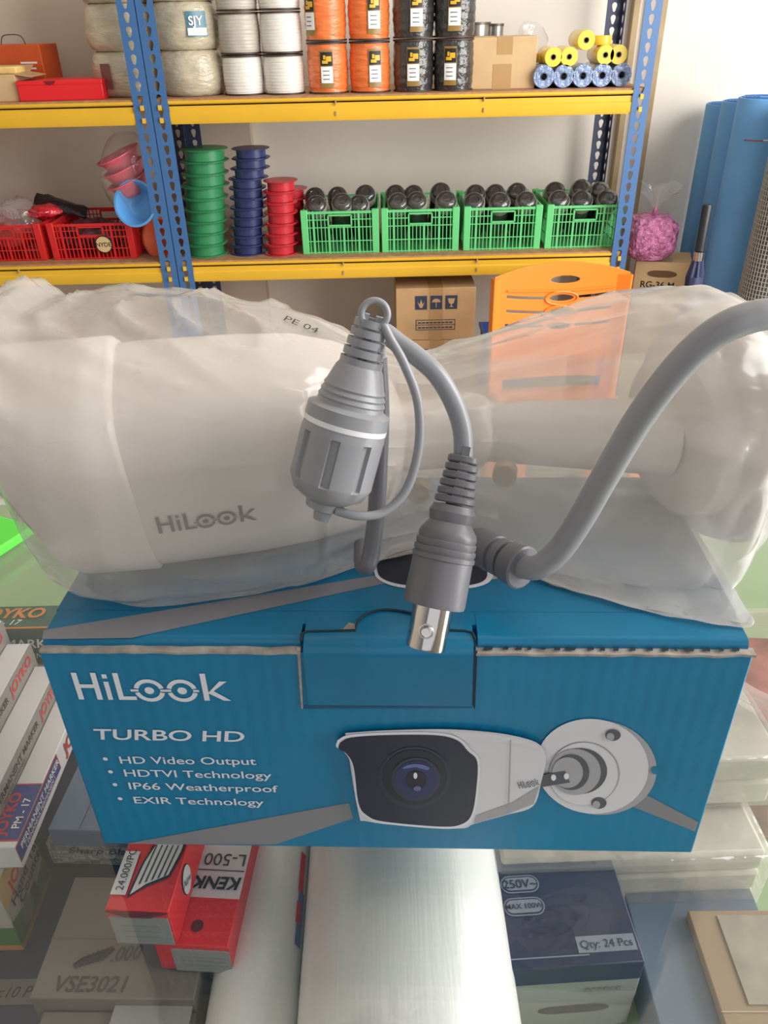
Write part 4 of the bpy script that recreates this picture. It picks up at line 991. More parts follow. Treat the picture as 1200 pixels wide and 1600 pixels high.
M().bx((0, 0, -.035), (w_, L, 0.0), wfilm, f).build('film', t, bevel=.002)
# tan packet in a blue grey tray
bgt = mat('blue_grey_tray', (96, 112, 130), 0.45)
t, f, w_, L, _ = carton('tray', 'blue grey tray under the tan packet in the display', 'tray', (1030, 1600), (1260, 1600), (1006, 1352), 0.795, SH + .0003, bgt, near=.02, far=-.004)
t, f, w_, L, _ = carton('tan_packet', 'tan packet with clear window lying on the tray', 'packet', (1124, 1572), (1268, 1572), (1072, 1422), 0.801, 0.7955, mat('tan_packet_card', (150, 126, 96), 0.55, vary=.04, vscale=20), near=.03)
M().bx((w_ * .32, L * .42, EP), (w_, L * .96, EP * 3), mat('window_grey', (150, 142, 124), 0.25, vary=.1, vscale=60), f).build('window', t)
M().bx((0, L * .38, EP), (w_, L * .385, EP * 2), mat('tan_edge', (196, 178, 148), .5), f).bx((0, L * .22, EP), (w_, L * .224, EP * 2), MATS['tan_edge'], f).build('fold_line', t)
# round tub with reddish content
pt = on(1226, 1030, 0.872); t = thing('round_tub', 'clear round tub of reddish goods at the edge of view', 'tub', (pt.x, pt.y, SH)); rr_ = .036
M().lathe([(0, .002), (rr_ * .86, .002), (rr_ * .93, .092), (0, .094)], mat('reddish_goods', (150, 96, 88), .6, vary=.25, vscale=60), TR(pt.x, pt.y, SH), 40).build('contents', t)
M().lathe([(0, 0), (rr_ * .9, 0), (rr_ * .98, .1), (rr_, .1), (rr_, .106), (rr_ * 1.05, .107), (rr_ * 1.05, .110), (rr_ * .95, .110), (rr_ * .95, .100)], film('tub_plastic', (240, 232, 226), .25, gloss=.3), TR(pt.x, pt.y, SH), 48).build('tub', t)

# ------------------------------------------------------------------ the blue camera box
BX, BY, BYAW, BW, BH, BD = 0.00078, 0.17514, 0.04321, 0.215, 0.0988, 0.10
BB = Matrix.Translation((BX, BY, GT)) @ RZ(-BYAW)
BT_ = GT + BH
blue_f = corrugated('blue_carton_front', (12, 124, 168), 'X', 0.0052, 0.10)
blue_t = mat('blue_carton_top', (14, 118, 160), 0.34, vary=0.03, vscale=20, bump=0.05, bscale=60)
kraft = mat('kraft_edge', (168, 158, 150), 0.8, vary=0.15, vscale=200)
bgrey = mat('grey_band_print', (136, 136, 142), 0.45); pwhite = mat('print_white', (234, 234, 242), 0.5)
bnavy = mat('print_navy', (34, 38, 58), 0.4); cutd = mat('cut_shadow', (28, 50, 62), 0.8)
t = thing('product_box', 'blue surveillance camera carton with white print on the glass counter', 'box', (BX, BY, GT), -BYAW)
hwb = BW / 2
BI = BB.inverted(); nrm = BB.to_3x3() @ V((0, -1, 0))
def front(px, py):
    d = ray(px, py); o = V((BX, BY, GT)); s = (o - EYE).dot(nrm) / d.dot(nrm); q = BI @ (EYE + d * s); return (q.x, q.z)
def topf(px, py):
    q = BI @ on(px, py, BT_); return (q.x, q.y)
FR = BB @ frame((0, 0, 0), (1, 0, 0), (0, 0, 1))
def fpoly(mm, pts, m, lay): mm.poly([(*front(*p_), lay * 0.00012) for p_ in pts], m, FR)
def tpoly(mm, pts, m, lay): mm.poly([(*topf(*p_), BH + lay * 0.00012) for p_ in pts], m, BB)
# shell: front, sides, back, bottom (front edge shows the raw board)
lidz = 0.0032
M().bx((-hwb, 0.003, 0), (hwb, BD, BH - lidz), blue_f, BB).build('shell', t, bevel=0.0012)
M().bx((-hwb, 0.0, 0), (hwb, 0.0029, BH - lidz - 0.0004), blue_f, BB).build('front_panel', t, bevel=0.0006)
# lid: rounded front lip with the tab wrapped over the front
tabL, _z = front(470, 1000); tabR, _z = front(742, 1000); _x, tabB = front(600, 1100)
def lip(mm, xa, xb, y0, r, m, n=8):
    pr = [(y0 + 0.0134, BH)] + [(y0 + r - r * math.sin(a_), BH - r + r * math.cos(a_)) for a_ in [PI / 2 * i / n for i in range(n + 1)]] + [(y0, BH - lidz), (y0 + 0.0134, BH - lidz)]
    k = len(pr); vs = [(xa, a_, b_) for a_, b_ in pr] + [(xb, a_, b_) for a_, b_ in pr]
    mm.add(vs, [(i, i + k, (i + 1) % k + k, (i + 1) % k) for i in range(k)] + [list(range(k)), [i + k for i in range(k)][::-1]], m, BB)
mm = M(); lip(mm, -hwb + 0.001, tabL - 0.0006, 0.0022, 0.0026, blue_t); lip(mm, tabR + 0.0012, hwb - 0.001, 0.0022, 0.0026, blue_t)
mm.bx((-hwb + 0.0005, 0.0155, BH - lidz), (hwb - 0.0005, BD, BH), blue_t, BB)
mm.bx((tabL - .0006, 0.0095, BH - lidz), (tabR + .0012, 0.0155, BH - 0.0001), blue_t, BB)
mm.build('lid', t)
mm = M(); n = 60
for a_, b_ in ((-hwb + .0004, tabL - .0004), (tabR + .0006, hwb + .0006)):       # torn board edge with fluting
    vs = []; fs = []
    for i in range(n + 1):
        x = a_ + (b_ - a_) * i / n; yy = -0.0004 + 0.0005 * noise.noise(V((x * 160, 0, 0))); zz = BH - lidz - .0004 + .0007 + 0.0005 * noise.noise(V((x * 120, 3, 0)))
        vs += [(x, yy, zz), (x, 0.0028, zz), (x, yy, zz - 0.0009), (x, 0.0028, zz - .0009)]
    for i in range(n): k = 4 * i; fs += [(k, k + 4, k + 5, k + 1), (k, k + 2, k + 6, k + 4)]
    mm = M(); mm.add(vs, fs, kraft, BB)
    x = a_ + .002
    while x < b_ - .004:
        l_ = random.uniform(.0012, .0040)
        if a_ > 0 or random.random() < .0: mm.add([(x, .0004 + random.random() * .0005, BH - lidz + .0009), (x + l_ * .8, .0004 + random.random() * .0004, BH - lidz + .0009), (x + l_, .0021, BH - lidz + .0009), (x + l_ * .25, .0021, BH - lidz + .0009)], [(0, 1, 2, 3)], cutd, BB)
        x += l_ + random.uniform(.0008, .003)
    mm.build('board_edge', t, smooth=0)
# tab
mm = M(); pr = [(0.010, BH + .0002)] + [(0.0045 - .0052 * math.sin(a_), BH - .0049 + .0051 * math.cos(a_)) for a_ in [PI / 2 * i / 8 for i in range(9)]] + [(-.0007, tabB), (-.0001, tabB), (-.0001, BH - .006), (.0008, BH - .0035), (.004, BH - .0008), (.010, BH - .0006)]
k = len(pr); xa, xb = tabL + .0004, tabR - .0002
mm.add([(xa, a_, b_) for a_, b_ in pr] + [(xb, a_, b_) for a_, b_ in pr], [(i, i + k, (i + 1) % k + k, (i + 1) % k) for i in range(k)] + [list(range(k)), [i + k for i in range(k)][::-1]], blue_t, BB)
mm.build('tuck_tab', t)
mm = M()
fpoly(mm, [(464, 1010), (469, 1010), (474, 1106), (471, 1106)], kraft, 3); fpoly(mm, [(740, 1018), (746, 1014), (742, 1108), (738, 1100)], cutd, 3)
fpoly(mm, [(474, 1102), (738, 1101), (738, 1104), (474, 1105)], mat('fold_blue', (14, 88, 122), .5), 6)
tz = lambda pts: [(*topf(*p_), BH + .00035) for p_ in pts]
arc = [(556 + 46 * (1 - math.cos(q)) , 984 - 30 * math.sin(q)) for q in [PI * .5 * i / 10 for i in range(11)]] + [(602 + 48 * math.sin(q), 954 + 12 * (1 - math.cos(q))) for q in [PI * .5 * i / 8 for i in range(1, 9)]]
path = [(470, 1003), (472, 991), (480, 988)] + [(520, 987), (556, 986)] + arc[1:] + [(668, 986), (700, 986), (726, 987), (738, 990), (742, 1000)]
pts = [BB @ V(q) for q in tz(path)]
mm.tube(pts, 0.00042, cutd, 6, 0)
mm.poly(tz([(534, 986), (545, 974), (556, 977), (556, 984)]), kraft, BB)
mm.build('cut_lines', t)
# prints
mm = M()
fpoly(mm, [(196, 1318), (430, 1319), (552, 1278), (545, 1254)], bgrey, 1)
mm.build('grey_band', t); mm = M()
fpoly(mm, [(968, 1252), (1000, 1236), (1091, 1284), (1086, 1299)], bgrey, 1)
mm.build('grey_band', t); mm = M()
tpoly(mm, [(68, 985), (590, 899), (606, 911), (206, 997), (66, 999)], bgrey, 1)
mm.build('grey_band', t)
def eyelogo(mm, mx, s, m, bold=.02):
    """HiL + two eyes + k, height about s"""
    st = .15 * s
    def bar(x0, y0, x1, y1): mm.poly([(x0, y0), (x1, y0), (x1, y1), (x0, y1)], m, mx)
    bar(0, 0, st, s); bar(.52 * s, 0, .52 * s + st, s); bar(st, .44 * s, .52 * s, .44 * s + st * .9)
    bar(.82 * s, 0, .82 * s + st * .9, .68 * s); bar(.82 * s, .80 * s, .82 * s + st * .9, .95 * s)
    bar(1.12 * s, 0, 1.12 * s + st, s); bar(1.12 * s + st, 0, 1.62 * s, st * .9)
    for cx in (2.02 * s, 2.92 * s):
        cy = .36 * s; R1, R2 = .42 * s, .29 * s
        for a0, a1 in ((.22, PI - .22), (PI + .22, 2 * PI - .22)):
            N_ = 20; vs = []
            for i in range(N_ + 1):
                a_ = a0 + (a1 - a0) * i / N_; vs += [(cx + R1 * math.cos(a_), cy + R1 * math.sin(a_), 0), (cx + R2 * math.cos(a_), cy + R2 * math.sin(a_), 0)]
            mm.add(vs, [(2 * i, 2 * i + 2, 2 * i + 3, 2 * i + 1) for i in range(N_)], m, mx)
        mm.lathe([(0, 0), (.13 * s, 0)], m, mx @ TR(cx, cy, 0), 20)
        bar(cx - .52 * s, cy - .04 * s, cx - .30 * s, cy + .04 * s); bar(cx + .30 * s, cy - .04 * s, cx + .46 * s, cy + .04 * s)
    x = 3.48 * s; bar(x, 0, x + st, s)
    mm.poly([(x + st, .30 * s), (x + .50 * s, .72 * s), (x + .70 * s, .72 * s), (x + .30 * s, .36 * s), (x + .74 * s, 0), (x + .54 * s, 0), (x + st, .27 * s)], m, mx)
mm = M(); x0, z0 = front(124, 1092); x1, z1 = front(362, 1095); sL = (x1 - x0) / 4.22
eyelogo(mm, FR @ TR(x0, z0, .00025), sL, pwhite); mm.build('logo', t)
mm = M()
def ftext(s_, pl, pr_, m, bold=0.0, shear=0.0, hscale=1.0, asp=None):
    a_ = V((*front(*pl), 0)); b_ = V((*front(*pr_), 0)); vs, _f = text_data(s_, bold, shear, 1.0)
    wd = max(v.x for v in vs) - min(v.x for v in vs); d = b_ - a_
    cap = asp; sx = d.length / wd / cap
    mm.text(s_, FR @ TR(a_.x, a_.y, .00025) @ RZ(math.atan2(d.y, d.x)), cap, m, bold, shear, sx)
ppm = (front(700, 1180)[0] - front(600, 1180)[0]) / 100
ftext('TURBO HD', (147, 1154), (380, 1158), pwhite, 0.015, .12, asp=33 * ppm)
for s_, a_, b_, bl in (('HD Video Output', (187, 1192), (399, 1194), 165), ('HDTVI Technology', (194, 1212), (423, 1216), 173), ('IP66 Weatherproof', (201, 1232), (433, 1237), 180), ('EXIR Technology', (209, 1254), (411, 1258), 188)):
    ftext(s_, a_, b_, pwhite, 0.008, 0, asp=24 * ppm)
    cx, cz = front(bl, a_[1] - 7); mm.lathe([(0, 0), (4 * ppm, 0)], pwhite, FR @ TR(cx, cz, .00025), 16)
mm.build('spec_text', t)
# printed camera picture
pg1 = mat('print_light_grey', (222, 220, 226), 0.5); pg2 = mat('print_mid_grey', (172, 170, 176), 0.5); pg3 = mat('print_dark_grey', (92, 92, 100), 0.5); plens = mat('print_lens_blue', (38, 46, 92), 0.4)
mm = M()
def ell(cx, cy, rx, ry, n=40, rot=0): return [(cx + rx * math.cos(2 * PI * i / n) * math.cos(rot) - ry * math.sin(2 * PI * i / n) * math.sin(rot), cy + rx * math.cos(2 * PI * i / n) * math.sin(rot) + ry * math.sin(2 * PI * i / n) * math.cos(rot)) for i in range(n)]
fpoly(mm, ell(934, 1198, 92, 74, 48, .12), pg2, 2); fpoly(mm, ell(925, 1196, 88, 74, 48, .12), pg1, 3)
fpoly(mm, ell(1023, 1202, 6, 6, 16), blue_f, 4)
fpoly(mm, ell(912, 1207, 56, 50), pg2, 4); fpoly(mm, ell(911, 1207, 54, 49), pg1, 5)
fpoly(mm, ell(906, 1202, 42, 36), pg3, 6); fpoly(mm, ell(898, 1203, 40, 36), pg2, 7); fpoly(mm, ell(892, 1203, 28, 28), pg3, 8); fpoly(mm, ell(886, 1203, 24, 24), pg2, 9)
for cx, cy in ((957, 1146), (935, 1252)): fpoly(mm, ell(cx, cy, 12, 9), pg3, 6); fpoly(mm, ell(cx - 4, cy + 2, 6, 6), pg2, 7)
fpoly(mm, [(838, 1208), (882, 1200), (890, 1218), (842, 1226)], pg3, 10); fpoly(mm, ell(864, 1210, 4, 5, 12), pwhite, 11); fpoly(mm, ell(884, 1208, 4, 5, 12), pwhite, 11)
sm = lambda P_: [(q.x, q.y) for q in spline([(*p_, 0) for p_ in P_ + P_[:1]], 5)][:-1]
body = [(540, 1140), (600, 1136), (690, 1134), (760, 1138), (810, 1146), (842, 1158), (852, 1180), (845, 1215), (832, 1254), (790, 1268), (740, 1282), (720, 1289), (650, 1286), (575, 1278), (560, 1262)]
fpoly(mm, sm(body), pg1, 12)
fpoly(mm, [(700, 1136), (760, 1139), (808, 1147), (842, 1159), (846, 1166), (800, 1156), (752, 1152), (738, 1160)], pg1, 13)
fpoly(mm, [(744, 1268), (800, 1248), (842, 1222), (833, 1250), (790, 1267), (740, 1281)], pg2, 13)
fpoly(mm, [(796, 1150), (798, 1150), (795, 1256), (792, 1264)], pg2, 14)
face_o = [(528, 1150), (545, 1142), (600, 1138), (680, 1138), (716, 1146), (734, 1164), (749, 1182), (747, 1230), (740, 1268), (724, 1284), (690, 1288), (600, 1280), (572, 1270), (558, 1250), (550, 1190), (538, 1168), (526, 1160)]
fpoly(mm, sm(face_o), pwhite, 15)
cxy = (640, 1212); face_i = [(cxy[0] + (x - cxy[0]) * .965, cxy[1] + (y - cxy[1]) * .95) for x, y in face_o]; fpoly(mm, sm(face_i), bnavy, 16)
fpoly(mm, ell(648, 1207, 56, 48), mat('print_ring', (44, 50, 70), .4), 17); fpoly(mm, ell(648, 1206, 50, 43), mat('print_ring2', (26, 30, 46), .4), 18)
fpoly(mm, ell(650, 1209, 38, 34), mat('print_ring3', (50, 52, 74), .4), 19); fpoly(mm, ell(650, 1209, 33, 29), plens, 20); fpoly(mm, ell(650, 1210, 16, 15), mat('print_pupil', (20, 22, 44), .4), 21)
fpoly(mm, [(630, 1192)] + [(650 + 24 * math.cos(q), 1196 - 12 * math.sin(q)) for q in [PI * .85 - PI * .7 * i / 8 for i in range(9)]] + [(668, 1194), (650, 1189)], mat('print_glint', (96, 112, 168), .4), 21)
fpoly(mm, ell(649, 1202, 3, 5, 12), pwhite, 22); fpoly(mm, ell(652, 1222, 6, 4, 12), mat('print_glint2', (110, 100, 150), .4), 22)
a_ = front(811, 1226); b_ = front(845, 1219); eyelogo(mm, FR @ TR(a_[0], a_[1], .0018) @ RZ(math.atan2(b_[1] - a_[1], b_[0] - a_[0])) @ Matrix.Scale(2.1, 4, (0, 1, 0)), (b_[0] - a_[0]) / 4.22, pg3)
# smaller picture on the lid
mm.build('printed_picture', t); mm = M()
tpoly(mm, sm([(583, 884), (590, 905), (622, 918), (680, 922), (740, 919), (768, 906), (762, 880), (700, 850), (620, 850)]), pwhite, 2)
tpoly(mm, sm([(588, 884), (595, 903), (626, 914), (680, 918), (736, 915), (760, 904), (752, 882), (700, 854), (622, 854)]), bnavy, 3)
tpoly(mm, [(768, 906), (800, 902), (836, 886), (830, 862), (790, 850), (758, 870)], pg2, 1)
mm.build('printed_picture', t)

# ------------------------------------------------------------------ the surveillance camera (in the bag, cables outside)
camw = mat('camera_white_plastic', (222, 213, 206), 0.35)
cable_m = mat('grey_cable_rubber', (152, 152, 157), 0.34); cable_d = mat('dark_grey_rubber', (116, 115, 120), 0.36)
logo_m = mat('camera_logo_grey', (96, 92, 88), 0.5); brass = mat('screw_metal', (176, 156, 130), 0.35, 0.8)
Pf = V((-0.110, 0.221, 1.0375)); Pr = V((0.008, 0.245, 1.036))
ct_ = thing('security_camera', 'white bullet surveillance camera with grey cables inside the clear bag', 'camera', (-0.05, 0.23, BT_))
ad = (Pr - Pf); Lc = ad.length; ax_ = ad.normalized(); sidev = V((ax_.y, -ax_.x, 0)).normalized(); upv = V((0, 0, 1))
sidev = (sidev - ax_ * sidev.dot(ax_)).normalized(); upv = ax_.cross(sidev) * -1 if (ax_.cross(sidev)).z < 0 else ax_.cross(sidev)
rl = math.radians(14); sidev, upv = sidev * math.cos(rl) - upv * math.sin(rl), upv * math.cos(rl) + sidev * math.sin(rl)
def loft(mm, stations, m, n=48, ex=3.2, shear=None):
    vs = []; fs = []
    for s_, hy, hz_, dz in stations:
        c_ = Pf + ax_ * (s_ * Lc) + upv * dz
        for i in range(n):
            a_ = 2 * PI * i / n; ca, sa = math.cos(a_), math.sin(a_)
            vs.append(c_ + sidev * (math.copysign(abs(ca) ** (2 / ex), ca) * hy) + upv * (math.copysign(abs(sa) ** (2 / ex), sa) * hz_) - (ax_ * (shear(s_) * sa) if shear else V()))
    for k in range(len(stations) - 1):
        for i in range(n): fs.append((k * n + i, k * n + (i + 1) % n, (k + 1) * n + (i + 1) % n, (k + 1) * n + i))
    fs.append(list(range(n))[::-1]); fs.append([(len(stations) - 1) * n + i for i in range(n)]); mm.add(vs, fs, m)
HB = 0.0345
mm = M(); loft(mm, [(.20, .0300, .0325, 0), (.30, .0305, .0330, 0), (.55, .0305, .0325, 0), (.70, .0295, .0315, 0), (.82, .027, .029, -.001), (.91, .022, .026, -.002), (.97, .014, .018, -.003), (1.0, .004, .006, -.003)], camw, ex=3.4)
mm.build('housing', ct_, smooth=60)
mm = M(); loft(mm, [(.0, .0290, .0325, .0012), (.01, .0312, .0340, .0012), (.25, .0318, .0346, .0006), (.262, .0306, .0334, .0005)], camw, ex=3.4, shear=lambda q: .016 - .05 * q); mm.build('sun_shield', ct_, smooth=60)
mm = M(); loft(mm, [(-.004, .026, .029, 0), (.002, .0285, .0315, 0)], bnavy, ex=3.4, shear=lambda q: .016); mm.build('front_window', ct_)
# logo on the flat side that faces the viewer
def side_pt(px, py, dpt=0.0):
    d = ray(px, py); o = Pf + sidev * (.0306 + dpt); s_ = (o - EYE).dot(sidev) / d.dot(sidev); return EYE + d * s_
la = side_pt(249, 834, .0004); lb = side_pt(403, 812, .0004)
mm = M(); fl2 = frame(la, lb - la, upv); 
if (fl2.to_3x3() @ V((0, 0, 1))).dot(sidev) < 0: pass
eyelogo(mm, fl2, (lb - la).length / 4.22, logo_m); mm.build('logo', ct_)
# bracket: joint, arm, round base
J = Pr + V((0.010, 0.0, -0.004)); Bc = V((0.113, 0.248, 1.031)); Bax = V((-0.96, -0.26, -0.06)).normalized()
mm = M().cyl(Pr - ax_ * .012 + V((0, 0, -.003)), J + V((.012, 0.004, 0)), .012, camw, .0125); mm.build('swivel_joint', ct_)
K = J + V((.012, .004, 0)); mm = M().lathe([(0, -.013), (.007, -.012), (.0125, -.005), (.0135, 0), (.0125, .005), (.007, .012), (0, .013)], camw, TR(*K)); 
mm.cyl(K, Bc + Bax * .012, .0100, camw, .014); mm.build('arm', ct_)
for q in ((656, 762), (790, 735)):
    c_ = at(*q, .226); 
    M().cyl(c_, c_ + V((-.001, -.004, 0)), .0040, brass, n=20).build('screw', ct_)
mm = M().lathe([(0, -.020), (.0385, -.020), (.0410, -.018), (.0420, .008), (.0395, .013), (.030, .017), (.029, .019), (.0285, .024), (.026, .026), (.016, .027), (0, .027)], camw, along(Bc - Bax * .012, Bc), 56)
mm.build('base_plate', ct_)
# weatherproof plug hanging in front of the bag
Q0 = at(503, 806, .180); Q1 = at(582, 497, .194); dq = (Q1 - Q0).normalized(); Lq = (Q1 - Q0).length
wp = along(Q0, Q1); sR = 0.0113
mm = M().lathe([(0, .0048), (sR * .55, .005), (sR * .86, .0072), (sR, .0105), (sR, .0110), (sR, .0230), (sR, .0236), (sR * .97, .0262), (0, .0262)], cable_m, wp, 128, lambda a_, z: 1 - (0.085 if (.0105 < z < .0235 and (a_ * 8 / (2 * PI)) % 1 > .74) else 0))
cap = mm.build('sealing_cap', ct_, smooth=40)
M().lathe([(sR * .2, .0258), (sR * .99, .0258), (sR * .99, .0272), (sR * .2, .0272)], white, wp, 40).build('seal_ring', cap)
mm = M().lathe([(0, .0272), (sR * .99, .0272), (sR * .98, .0305), (sR * .80, .0315), (sR * .78, .0325), (sR * .80, .0330), (sR * .75, .0340), (sR * .77, .0346), (sR * .71, .0356), (sR * .73, .0362), (sR * .68, .0372), (sR * .56, .0412), (sR * .50, .0422), (0, .0422)], cable_m, wp, 40)
col_ = mm.build('plug_body', ct_, smooth=30)
mm = M(); z = .042; rq = sR * .50
mm.cyl(wp @ V((0, 0, z)), wp @ V((0, 0, Lq)), rq * .62, cable_d, rq * .5)
for k in range(5):
    zz = z + (Lq - z) * k / 5; r_ = rq * (1 - .06 * k); mm.lathe([(0, zz), (r_, zz), (r_, zz + .0019), (0, zz + .0019)], cable_m, wp, 32)
    for s_ in (0, PI): mm.box((0, 0, 0), (r_ * .5, r_ * 1.3, (Lq - z) / 5), cable_m, wp @ RZ(k * PI / 2 + s_) @ TR(r_ * .45, 0, zz + .002))
mm.build('strain_relief', col_, smooth=30)
kn = Q0 + dq * .004
M().lathe([(0, -.001), (.0022, -.001), (.0026, .0015), (.0034, .0022), (.0052, .0026), (.0054, .0046), (.0048, .0056), (0, .0056)], cable_m, wp, 24).build('knob', cap)
mm = M(); tp_ = [at(525, 798, .177), at(560, 806, .176), at(600, 800, .178), at(635, 765, .181), at(654, 700, .184), at(653, 630, .186), at(632, 570, .188), at(610, 530, .190), at(598, 506, .191)]
mm.tube(tp_, .00125, cable_m, 8, 8, flat=1.0); c_ = at(585, 491, .1915); mm.ring(c_, ray(586, 491) * -1, .0033, .0009, cable_m, 28, 8); mm.build('tether', ct_, smooth=60)
# BNC plug
B0 = at(664, 1012, .1655); B1 = at(726, 706, .1935); bf = along(B0, B1); Lb = (B1 - B0).length; br = .0057
chrome = mat('polished_chrome', (214, 208, 206), 0.12, 1.0)
mm = M().lathe([(br * .72, .006), (br * .72, .0), (br * .97, .0), (br, .0006), (br, .0165), (0, .0165)], chrome, bf, 40); bnc = M().lathe([(0, .0125), (br * 1.52, .0125), (br * 1.55, .0135), (br * 1.50, .0255), (br * 1.56, .0257), (br * 1.56, .0269), (br * 1.48, .0271), (br * 1.54, .0279), (br * 1.54, .0289), (br * 1.45, .0291), (br * 1.5, .0299), (br * 1.5, .0309), (br * 1.42, .0312), (br * 1.46, .0322), (br * 1.4, .0336), (br * 1.05, .0362), (br * 1.10, .037), (br * 1.16, .039), (br * 1.0, .041), (0, .0412)], cable_d, bf, 40).build('video_plug', ct_, smooth=30)
bb_ = mm.build('metal_barrel', bnc, smooth=30)
dv = (EYE - (B0 + (B1 - B0).normalized() * .006)).normalized(); zb_ = (B1 - B0).normalized(); dv = (dv - zb_ * dv.dot(zb_)).normalized(); dv = (dv + zb_.cross(dv) * -.10).normalized()
pc_ = B0 + zb_ * .0055; M().cyl(pc_ + dv * (br * .9), pc_ + dv * (br * 1.32), .0011, chrome, n=16).ring(pc_ + dv * (br * .99), dv, .0019, .00022, chrome).build('locking_pin', bnc)
M().lathe([(0, .003), (br * .3, .003), (br * .3, .008), (0, .008)], white, bf, 16).build('insulator', bnc)
mm = M(); mm.cyl(bf @ V((0, 0, .0405)), bf @ V((0, 0, Lb)), br * .42, cable_d, br * .38)
for k in range(6):
    zz = .0415 + (Lb - .0425) * k / 6; r_ = br * (1.02 - .05 * k); mm.lathe([(0, zz), (r_ * .9, zz), (r_, zz + .0004), (r_, zz + .0017), (r_ * .9, zz + .0021), (0, zz + .0021)], cable_d, bf, 28)
    mm.box((0, 0, 0), (r_ * .5, r_ * 1.7, .0032), cable_d, bf @ TR(0, 0, zz + .003))
mm.build('strain_relief', bnc, smooth=30)
mm = M(); mm.tube([bf @ V((0, 0, Lb - .002)), at(722, 672, .195), at(708, 628, .197), at(682, 585, .199), at(650, 556, .201), at(622, 536, .203), at(600, 520, .205), at(588, 530, .207), at(590, 570, .208)], .0027, cable_m, 12).build('cable', ct_, smooth=60)
mm = M(); mm.tube([at(590, 560, .207), at(594, 640, .205), at(592, 720, .203), at(588, 800, .200), at(580, 862, .197), at(574, 884, .1955), at(566, 880, .200), at(566, 850, .208)], .0027, cable_d, 12).build('cable', ct_, smooth=60)
# power plug lying on the lid, its cable rising to the upper right
D0 = at(742, 850, .203); D1 = at(818, 888, .186); df = along(D0, D1); Ld = (D1 - D0).length
lift = max(0, (BT_ + .0075) - min(D0.z, D1.z))
mm = M().lathe([(0, 0), (.0055, 0), (.0060, .002), (.0060, Ld * .45), (.0052, Ld * .46), (.0052, Ld * .52), (.0060, Ld * .53), (.0060, Ld * .66), (.0050, Ld * .67), (.0050, Ld * .72), (.0064, Ld * .73), (.0068, Ld * .98), (.0062, Ld), (0, Ld)], cable_d, df, 36); mm.build('power_plug', ct_, smooth=30)
mm = M(); mm.tube([D1 - (D1 - D0) * .1, at(840, 886, .183), at(872, 862, .182), at(905, 815, .181), at(945, 745, .179), at(995, 660, .177), at(1050, 585, .175), at(1105, 530, .174), at(1160, 500, .174), at(1220, 492, .177), at(1290, 520, .19), at(1310, 600, .215), at(1270, 680, .235)], .0037, cable_m, 14).build('cable', ct_, smooth=60)

# ------------------------------------------------------------------ the clear bag round the camera
bagm = film('milky_bag_film', (236, 230, 224), 0.30, rough=0.18, gloss=0.22, transl=0.35, vary=0.10, vscale=14, bump=0.12, bscale=35, stretch=(0.5, 1.6, 1.6))
YC = 0.232
yc_of = lambda x: interp([(-.10, .226), (-.02, .238), (.14, .242)], x)
topc = [(-150, 560), (-90, 520), (-40, 500), (0, 483), (40, 464), (62, 447), (80, 450), (92, 472), (120, 480), (160, 473), (205, 460), (235, 466), (320, 466), (430, 484), (500, 508), (560, 540), (620, 560), (680, 560), (740, 540), (800, 517), (860, 498), (960, 467), (1040, 456), (1100, 452), (1140, 460), (1175, 482), (1230, 500), (1300, 530), (1380, 570)]
botc = [(-150, 590), (-90, 630), (-40, 665), (0, 712), (40, 776), (70, 828), (110, 893), (160, 922), (240, 932), (320, 925), (400, 914), (480, 893), (560, 868), (640, 848), (700, 845), (770, 858), (830, 886), (900, 915), (1000, 950), (1060, 962), (1105, 966), (1140, 930), (1172, 885), (1230, 838), (1300, 790), (1380, 740)]
def conv(tab, YC):
    o = []
    for px, py in tab:
        d = ray(px, py); q = EYE + d * (YC / d.y); o.append((q.x, d.z / d.y))
    return sorted(o)
TT, BO = conv(topc, YC + .018), conv(botc, YC - .026)
xs0, xs1 = max(TT[0][0], BO[0][0]), min(TT[-1][0], BO[-1][0])
NX, NA = 220, 120
sects = []
for i in range(NX + 1):
    x = xs0 + (xs1 - xs0) * i / NX; kt, kb = interp(TT, x), interp(BO, x); ratio = 1.0 if x < -.02 else 0.80
    h_ = .03; YC_ = yc_of(x)
    for _ in range(30):
        b_ = min(ratio * h_, .050 if x < 0 else .046); h_ = (kt - kb) * YC_ / (math.sqrt(1 + kt * kt * (b_ / h_) ** 2) + math.sqrt(1 + kb * kb * (b_ / h_) ** 2))
    b_ = min(ratio * h_, .050 if x < 0 else .046); zc_ = CZ + kt * YC_ - math.sqrt(h_ * h_ + kt * kt * b_ * b_)
    sects.append((x, zc_, h_, b_))
